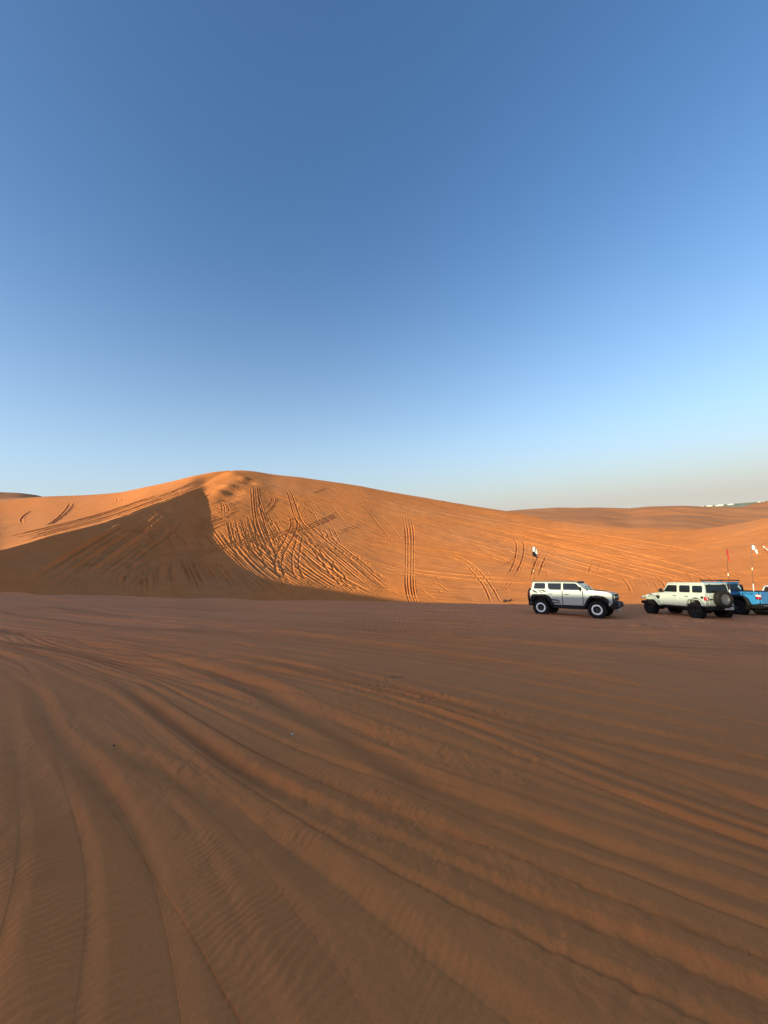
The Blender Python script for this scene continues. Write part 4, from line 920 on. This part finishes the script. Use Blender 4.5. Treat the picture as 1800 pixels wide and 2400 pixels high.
def jeep(mw):
    r = empty('parked_car', mw, 'pale green-white boxy off-roader with a rear spare wheel and red flag', 'car', 'off-roaders parked on the sand flat')
    P = M['pale']; K = M['black']; hw = .80; R = .445
    yf, fx = jeep_body(r, P, hw, 3.008, -2.05, -2.06, False, R, 'dark', P)
    MB().prism([(-2.04, .66)] + arch(-1.504, .50, .6, .60) + [(.74, .60), (.74, 1.31), (-2.06, 1.31), (-2.08, .90)], -hw, hw).build('body', P, r, .03)
    side_pane('side_window', r, rounded(-1.93, -1.34, 1.37, 1.735), yf, .008, M['glass'])
    for s in (1, -1):
        fl = MB(); band(fl, [(-2.02, .68), (-1.96, .90), (-1.82, 1.04), (-1.28, 1.05), (-1.14, .98), (-.98, .62)], .05, *sorted((s * (hw - .02), s * .965))); fl.build('rear_flare', P, r, .015)
        tl = MB().box(-2.13, -2.02, *sorted((s * .64, s * .83)), .97, 1.17).build('tail_light', M['red'], r, .015)
        MB().box(-2.145, -2.125, *sorted((s * .70, s * .77)), 1.00, 1.06).build('reversing_lens', M['pink'], tl)
        MB().box(-2.145, -2.128, *sorted((s * .70, s * .78)), 1.10, 1.14).build('upper_lens', M['pink'], tl)
        MB().box(-2.24, -2.20, *sorted((s * .50, s * .62)), .58, .68).build('bumper_reflector', M['red'], r)
    MB().lathe([(0, 0), (0, .075), (.012, .07), (.014, 0)], 20, (-1.90, hw, 1.12)).build('fuel_cap', K, r)
    m = MB(); quad(m, (-2.055, .66, 1.36), (-2.055, -.66, 1.36), (-2.01, -.62, 1.79), (-2.01, .62, 1.79), .010); rw_ = m.build('rear_window', M['glass'], r)
    for y in (.42, -.42): MB().box(-2.075, -2.03, y - .02, y + .02, 1.72, 1.82).build('window_hinge', K, rw_)
    MB().box(-2.095, -2.07, -.62, .60, .70, 1.29).build('tailgate', P, r, .01)
    MB().box(-2.13, -2.09, .40, .58, .98, 1.06).build('tailgate_handle', K, r, .01)
    b = MB().box(-2.26, -2.06, -.86, .86, .50, .68, .02).build('rear_bumper', K, r, .02)
    pl = MB().box(-2.285, -2.262, -.60, -.08, .50, .63).build('licence_plate', M['plate'], b, .003)
    [text_obj('plate_number', t_, .115, M['fgrey'], pl, Matrix.Translation((-2.288, y_, .565)) @ Matrix.Rotation(math.radians(-90), 4, 'Z') @ Matrix.Rotation(math.radians(90), 4, 'X'), sx=1.1) for t_, y_ in (('T', -.14), ('8674', -.40))]
    sw = wheel(r, -2.30, -.02, 1.04, 1, R, .30, 'grey', True, (0, 0, math.radians(90)))
    MB().box(-2.22, -2.08, -.15, .12, .9, 1.15).build('spare_carrier', K, r, .01)
    MB().box(-2.10, -2.02, -.22, .18, 1.46, 1.50).tube([(-2.09, .0, 1.42), (-2.08, .35, 1.52)], .01, 6).build('rear_wiper', K, r)
    for s in (1, -1):
        for t_, x_ in (('RUBICON', 1.55), ('392', 1.07)): text_obj('hood_lettering', t_, .13, K, r, Matrix.Translation((x_, s * (.705 - .10 * (x_ - .72)), 1.145 - .03 * (x_ - 1.42))) @ (Matrix.Rotation(math.radians(180), 4, 'Z') if s > 0 else Matrix()) @ Matrix.Rotation(math.radians(90), 4, 'X') @ Matrix.Rotation(math.radians(-4 if s > 0 else 4), 4, 'Z'), sx=1.0)
    flag_whip(r, mw, (-2.26, -.52, 1.12), px_at_depth(1702.5, 1283, 20.3), (('flag', 'fred', .02, .34, .13, .42),), .46, .02)
    return r

def truck(mw):
    r = empty('pickup_truck', mw, 'bright blue four-door pickup with a black roof rack, half hidden behind the pale off-roader', 'pickup truck')
    P = M['blue']; K = M['black']; hw = .81; R = .445; wb = 3.487
    yf, fx = jeep_body(r, P, hw, wb, -2.78, -.92, True, R, 'dark', K)
    MB().prism([(-.93, .62), (fx(.74), .60), (fx(.74), 1.31), (-.93, 1.31)], -hw, hw).build('body', P, r, .03)
    prof_ = [(-2.78, .70)] + arch(-wb / 2, .55, .6, .62) + [(-.98, .62), (-.98, 1.36), (-2.80, 1.36), (-2.82, .80)]
    for s in (1, -1):
        MB().prism(prof_, *sorted((s * (hw - .06), s * (hw + .03)))).build('bed_side', P, r, .02)
        fl = MB(); band(fl, [(-2.45, .62), (-2.30, .98), (-2.10, 1.14), (-1.42, 1.16), (-1.20, 1.04), (-1.02, .60)], .12, *sorted((s * hw, s * .985))); fl.build('rear_flare', K, r, .02)
        MB().box(-2.80, -.98, *sorted((s * (hw - .06), s * (hw + .035))), 1.36, 1.40).build('bed_rail', K, r, .01)
        tl = MB().box(-2.87, -2.66, *sorted((s * .70, s * .865)), .94, 1.24).build('tail_light', K, r, .03)
        MB().box(-2.885, -2.70, *sorted((s * .72, s * .872)), 1.10, 1.21).build('upper_lens', M['pink'], tl, .01)
        MB().box(-2.885, -2.72, *sorted((s * .72, s * .875)), .97, 1.085).build('lower_lens', M['red'], tl, .01)
        MB().box(-2.890, -2.86, *sorted((s * .745, s * .80)), 1.06, 1.12).build('reversing_lens', M['lens'], tl)
        text_obj('side_lettering', 'RAPTOR', .20, K, r, Matrix.Translation((-2.22, s * (hw + .032), 1.235)) @ (Matrix.Rotation(math.radians(180), 4, 'Z') if s > 0 else Matrix()) @ Matrix.Rotation(math.radians(90), 4, 'X'), sx=1.0)
    MB().box(-2.78, -.98, -.75, .75, .72, .80).build('bed_floor', K, r)
    tg = MB().box(-2.85, -2.78, -.70, .70, .70, 1.36).build('tailgate', P, r, .015)
    MB().box(-2.865, -2.845, -.42, .42, .98, 1.02).build('tailgate_crease', P, tg, .005)
    MB().box(-2.87, -2.845, -.12, .12, 1.22, 1.29).build('tailgate_handle', K, tg, .01)
    MB().box(-2.78, -1.0, -.70, .70, 1.345, 1.385).build('bed_cover', K, r, .01)
    b = MB().box(-3.02, -2.80, -.84, .84, .50, .68, .02).build('rear_bumper', K, r, .02)
    MB().box(-3.03, -3.0, .55, .80, .60, .64).build('bumper_step', M['steel'], b)
    MB().box(-3.04, -3.015, -.25, .25, .52, .64).build('licence_plate', M['plate'], b)
    m = MB(); quad(m, (-.905, .66, 1.37), (-.905, -.66, 1.37), (-.775, -.62, 1.78), (-.775, .62, 1.78), .008); m.build('rear_window', M['glass'], r)
    rk = MB()
    for y in (-.68, .68): rk.box(-.85, fx(.25), y - .02, y + .02, 1.96, 2.03)
    for k in range(8): x = -.85 + k * (fx(.25) + .85) / 7; rk.box(x - .03, x + .03, -.66, .66, 1.985, 2.01)
    rk = rk.build('roof_rack', K, r, .005)
    for x in (-.7, .2, fx(.1)):
        for y in (-.66, .66): MB().box(x - .03, x + .03, y - .03, y + .03, 1.89, 1.965).build('rack_foot', M['steel'], rk)
    MB().box(fx(.25), fx(.30), -.60, .60, 1.955, 2.02).build('light_bar', K, rk)
    flag_whip(r, mw, (-2.60, .80, 1.38), px_at_depth(1761, 1274, 22.0), (('flag', 'fwhite', .02, .28, .38, .28),), .47, .02)
    return r

def suv(mw):
    r = empty('parked_car', mw, 'white car facing the camera at the right edge, only its bonnet corner and windshield showing', 'car', 'off-roaders parked on the sand flat')
    P = M['white']; K = M['black']; hw = .90; R = .38
    for ax in (-1.4, 1.4):
        for s in (1, -1): wheel(r, ax, s * .80, R - .02, s, R, .24, 'grey')
    under(r, -2.0, 2.0, (-1.4, 1.4), hw, R)
    MB().prism([(-2.2, .5)] + arch(-1.4, .44, .5, .42) + arch(1.4, .44, .5, .42) + [(2.15, .45), (2.25, .62), (2.20, .90), (2.0, 1.03), (1.0, 1.14), (-2.1, 1.14), (-2.25, 1.0)], lambda x, z: -(hw - .1 * max(0, z - .9)), lambda x, z: hw - .1 * max(0, z - .9)).build('body', P, r, .04)
    V = []
    for x0, x1, z, y in ((-2.0, 1.08, 1.12, .80), (-1.75, .22, 1.60, .66)): V += [(x0, -y, z), (x1, -y, z), (x1, y, z), (x0, y, z)]
    MB().add(V, [(3, 2, 1, 0), (4, 5, 6, 7), (0, 1, 5, 4), (1, 2, 6, 5), (2, 3, 7, 6), (3, 0, 4, 7)]).build('cabin', P, r, .05)
    MB().prism([(-1.8, 1.58), (.28, 1.58), (.2, 1.625), (-.7, 1.66), (-1.75, 1.63)], -.65, .65).build('roof', P, r, .02)
    m = MB(); quad(m, (1.05, -.70, 1.165), (1.05, .70, 1.165), (.30, .58, 1.57), (.30, -.58, 1.57), .008); m.build('windshield', M['shield'], r)
    yf = lambda z: .80 - (z - 1.12) * .29
    for a, c in ((-1.6, -.75), (-.68, .1)): side_pane('side_window', r, [(a, 1.17), (c + (.45 if c > 0 else 0), 1.17), (c, 1.54), (a + .1, 1.54)], yf, .008, M['glass'])
    MB().prism([(1.05, 1.125), (2.0, 1.02), (2.0, 1.04), (1.06, 1.155)], -.68, .68).build('hood', P, r, .01)
    MB().box(2.18, 2.27, -.55, .55, .62, .84).build('grille', K, r, .01)
    MB().box(2.1, 2.32, -.85, .85, .42, .58).build('front_bumper', K, r, .03)
    for s in (1, -1):
        MB().box(2.08, 2.24, *sorted((s * .58, s * .84)), .78, .92).build('headlight', M['lens'], r, .02)
        MB().box(.75, .87, *sorted((s * .84, s * 1.02)), 1.10, 1.24).build('wing_mirror', P, r, .03)
        MB().box(-2.26, -2.18, *sorted((s * .6, s * .86)), .85, 1.05).build('tail_light', M['red'], r, .01)
        for a, c in ((-.95, -.05), (-.02, .95)): MB().prism([(a, .55), (c, .55), (c, 1.12), (a, 1.12)], *sorted((s * (hw - .02), s * (hw + .008)))).build('door', P, r, .01)
    flag_whip(r, mw, (2.1, -.62, 1.02), px_at_depth(1784, 1277, 23.2), (('flag', 'fwhite', .02, .24, .22, .26),), .5, .02)
    return r

def place(fn, cx, cz, hx, hy, off):
    """cx, cz: X and depth of the near-side rear axle contact; off: its place in car space"""
    h = Vector((hx, hy)).normalized(); left = Vector((-h.y, h.x))
    Yc = (cz + HC * math.sin(PF)) / math.cos(PF)
    c = Vector((cx, Yc)) - h * off[0] - left * off[1]
    zs = [ground_z(*(c + h * a + left * b)) for a in (off[0], -off[0]) for b in (.8, -.8)]
    z = sum(zs) / 4
    return fn(car_mw(c.x, c.y, z - .01, h.x, h.y))
place(bronco, 9.27, 22.55, .77, -.64, (-1.475, -.93))
place(jeep, 16.72, 20.6, -.13, 1.0, (-1.504, .93))
place(truck, 20.72, 22.4, -.20, .98, (-1.743, .93))
place(suv, 27.5, 27.6, -.35, -.93, (-1.4, -.85))

# ------------------------------------------------------------------ the plain: sheds, trees, mast
def world_on_plain(px, dist):
    cx, cy = (px - 900) / FPX, (1200 - (1240 - .075 * (px - 900))) / FPX
    v = camW @ Vector((cx, cy, -1)); h = math.hypot(v.x, v.y); a = math.atan2(v.x, v.y)
    p = Vector((v.x / h * dist, v.y / h * dist, 0))
    pf = R3.transposed() @ Vector((p.x, p.y, -15)); r = math.hypot(pf.x, pf.y); az = math.atan2(pf.x, pf.y)
    c = int(np.clip(round((az - A0) / (A1 - A0) * (NC - 1)), 0, NC - 1)); i = min(np.searchsorted(rows, r), NR - 1)
    w = R_np @ np.array([X[i, c], Y[i, c], Z[i, c] - HC]); return Vector((p.x, p.y, w[2] + HC)), a
def shed(px, wpx, dist, h, label):
    p, a = world_on_plain(px, dist); w = wpx / FPX * dist * .66
    r = empty('shed_building', Matrix.Translation(p - Vector((0, 0, .6))) @ Matrix.Rotation(-a, 4, 'Z'), label, 'building', 'white sheds far out on the plain')
    MB().box(-w / 2, w / 2, -9, 9, 0, h).build('wall', M['wall'], r)
    MB().prism([(-w / 2 - .5, h + .01), (w / 2 + .5, h + .01), (w / 2 + .5, h + .3), (0, h + 1.6), (-w / 2 - .5, h + .3)], -9.5, 9.5).build('roof', M['wroof'], r)
    for k in range(max(1, int(w / 14))):
        x = -w / 2 + (k + .5) * w / max(1, int(w / 14)); MB().box(x - 2, x + 2, -9.06, -9.003, 0, h * .55).build('door', M['opening'], r)
spec = [(1607, 12, 'leftmost white shed just above the far dune crest'), (1636, 23, 'long low white shed on the plain, second from the left'), (1662, 13, 'short white shed between the two longest sheds'), (1686, 17, 'long white shed left of the scrub trees'),
        (1708, 6, 'small white shed at the left end of the tree line'), (1716, 5, 'smallest white shed beside the tree line'), (1779, 6, 'white shed on the horizon where the orange dune begins'), (1789, 5, 'small white shed above the orange dune'), (1797, 5, 'white shed at the right edge of the photo on the horizon')]
for i, (x, w, l) in enumerate(spec): shed(x, w, 3400 if x < 1700 else 3800, 8.5, l)
def tree(px, dist, hgt, wid, label):
    p, a = world_on_plain(px, dist)
    r = empty('scrub_tree', Matrix.Translation(p - Vector((0, 0, .5))), label, 'tree', 'trees along the far horizon')
    MB().tube([(0, 0, 0), (.2, 0, hgt * .3), (.1, .2, hgt * .5)], .5, 7, .25).tube([(.15, 0, hgt * .3), (wid * .2, 0, hgt * .6)], .25, 6, .12).tube([(.15, 0, hgt * .3), (-wid * .2, .5, hgt * .6)], .25, 6, .12).build('trunk', M['bark'], r)
    rg = random.Random(int(px * 7)); m = MB()
    for k in range(160):
        u, v_, w = rg.gauss(0, .28), rg.gauss(0, .28), rg.gauss(0, .16)
        c = Vector((u * wid, v_ * wid, hgt * (.68 + w))); n = Vector((rg.gauss(0, 1), rg.gauss(0, 1), rg.gauss(0, 1))).normalized(); t = n.orthogonal().normalized(); b = n.cross(t); s = rg.uniform(.5, 1.3)
        m.add([c + t * s, c + b * s * .8, c - t * s, c - b * s * .8, c + n * s * .5], [(0, 1, 4), (1, 2, 4), (2, 3, 4), (3, 0, 4), (3, 2, 1, 0)])
    m.build('crown', M['leaf'], r, smooth=False)
tx_ = [1700, 1725, 1731, 1738, 1744, 1750, 1756, 1763, 1769, 1774, 1784, 1793]
for i, x in enumerate(tx_):
    tree(x, 3000 + 60 * (i % 4), [8, 9, 7, 10][i % 4], [22, 26, 30][i % 3], ('tree number-like gap filler' if False else ['lone low tree between the long shed and the small sheds', 'first dark tree right of the small sheds', 'squat tree in the dark tree line on the horizon, left part', 'tall tree in the left part of the horizon tree line', 'wide tree left of the tree line middle', 'dense tree at the middle of the horizon tree line', 'tree just right of the middle of the tree line', 'wide dark tree in the right part of the tree line', 'tree touching the left foot of the orange dune', 'dark tree beside the shed where the orange dune begins', 'tree between the two right-hand sheds', 'rightmost tree on the horizon'][i]))
p, a = world_on_plain(1475, 4200)
r = empty('radio_mast', Matrix.Translation(p), 'thin pale mast rising faintly above the far dune crest', 'mast')
m = MB()
for sx_, sy_ in ((-1, -1), (1, -1), (1, 1), (-1, 1)): m.tube([(sx_ * 2.2, sy_ * 2.2, 0), (sx_ * .7, sy_ * .7, 62)], .35, 6, .25)
for k in range(12):
    z = 2 + k * 5; w = 2.2 - 1.5 * z / 62; m.tube([(-w, -w, z), (w, -w, z + 5)], .18, 5).tube([(w, -w, z), (w, w, z + 5)], .18, 5).tube([(w, w, z), (-w, w, z + 5)], .18, 5).tube([(-w, w, z), (-w, -w, z + 5)], .18, 5)
m.build('lattice', M['wall'], r); MB().lathe([(-2, 0), (-2, 2.4), (2, 2.4), (2, 0)], 16, (0, 0, 58)).build('dish', M['wall'], r)

# ------------------------------------------------------------------ small things on the sand
def on_flat(px, py, dz=0.0):
    p = flat_hit(px, py)
    for _ in range(4): p = flat_hit(px, py, ground_z(*p))
    return Vector((p[0], p[1], ground_z(*p) + dz))
def scrap(px, py, size, label, m='paper', cat='litter', name='paper_scrap', seed=1, group=None):
    P0 = on_flat(px, py, .004); rg = random.Random(seed); v = []; n = 5
    for j in range(n):
        for i in range(n): v.append(((i - 2) * size / 5 + rg.gauss(0, size * .04), (j - 2) * size / 7 + rg.gauss(0, size * .04), abs(rg.gauss(0, size * .13)) + .002))
    f = [(j * n + i, j * n + i + 1, (j + 1) * n + i + 1, (j + 1) * n + i) for j in range(n - 1) for i in range(n - 1)]
    o = MB().add(v, f).build(name, M[m], mw=RW @ Matrix.Translation(P0) @ Matrix.Rotation(rg.random() * 6, 4, 'Z'), smooth=False)
    s = o.modifiers.new('thick', 'SOLIDIFY'); s.thickness = .004; tag(o, label, cat, group); return o
scrap(1553, 1438.5, .22, 'crumpled white litter under the pale off-roader, the left piece', seed=3)
scrap(1559, 1437.5, .20, 'crumpled white litter under the pale off-roader, the right piece', seed=4)
scrap(685, 1722, .035, 'tiny white scrap lying on the sand left of centre', seed=5)
def pebble(px, py, size, label, seed):
    P0 = on_flat(px, py, size * .25); bm = bmesh.new(); bmesh.ops.create_icosphere(bm, subdivisions=2, radius=size); rg = random.Random(seed)
    for v in bm.verts: v.co *= rg.uniform(.8, 1.15); v.co.z *= .55; v.co.x *= 1.3
    me = bpy.data.meshes.new('pebble'); bm.to_mesh(me); bm.free(); me.materials.append(M['char']); me.shade_smooth()
    o = bpy.data.objects.new('pebble', me); scene.collection.objects.link(o); o.matrix_world = RW @ Matrix.Translation(P0); tag(o, label, 'pebble')
pebble(267, 1747, .013, 'small black pebble on smooth shaded sand at the left', 1)
pebble(1260, 1773, .009, 'dark speck of stone on the sand right of centre', 2)
P0 = on_flat(930, 1590, .012); o = MB().tube([(-.16, 0, 0), (-.05, .02, .012), (.05, 0, .01), (.15, .03, .02)], .006, 6, .003).tube([(-.05, .02, .012), (-.12, .09, .03)], .004, 5, .002).tube([(.05, 0, .01), (.12, -.06, .02)], .003, 5, .002).build('twig', M['twig'], mw=RW @ Matrix.Translation(P0))
tag(o, 'thin dry twig lying on the sand beyond the middle of the photo', 'twig')
p = hit(1190, 1411.5)
if p is not None:
    z = ground_z(*p); o = MB().tube([(-.75, 0, .05), (-.3, .1, .20), (.2, 0, .16), (.8, .1, .42)], .15, 8, .09).tube([(-.2, .1, .2), (-.6, -.1, .5)], .08, 6, .04).build('charred_log', M['char'], mw=RW @ Matrix.Translation((p[0], p[1], z)))
    tag(o, 'dark charred log on the lit sand left of the cream off-roader', 'log')
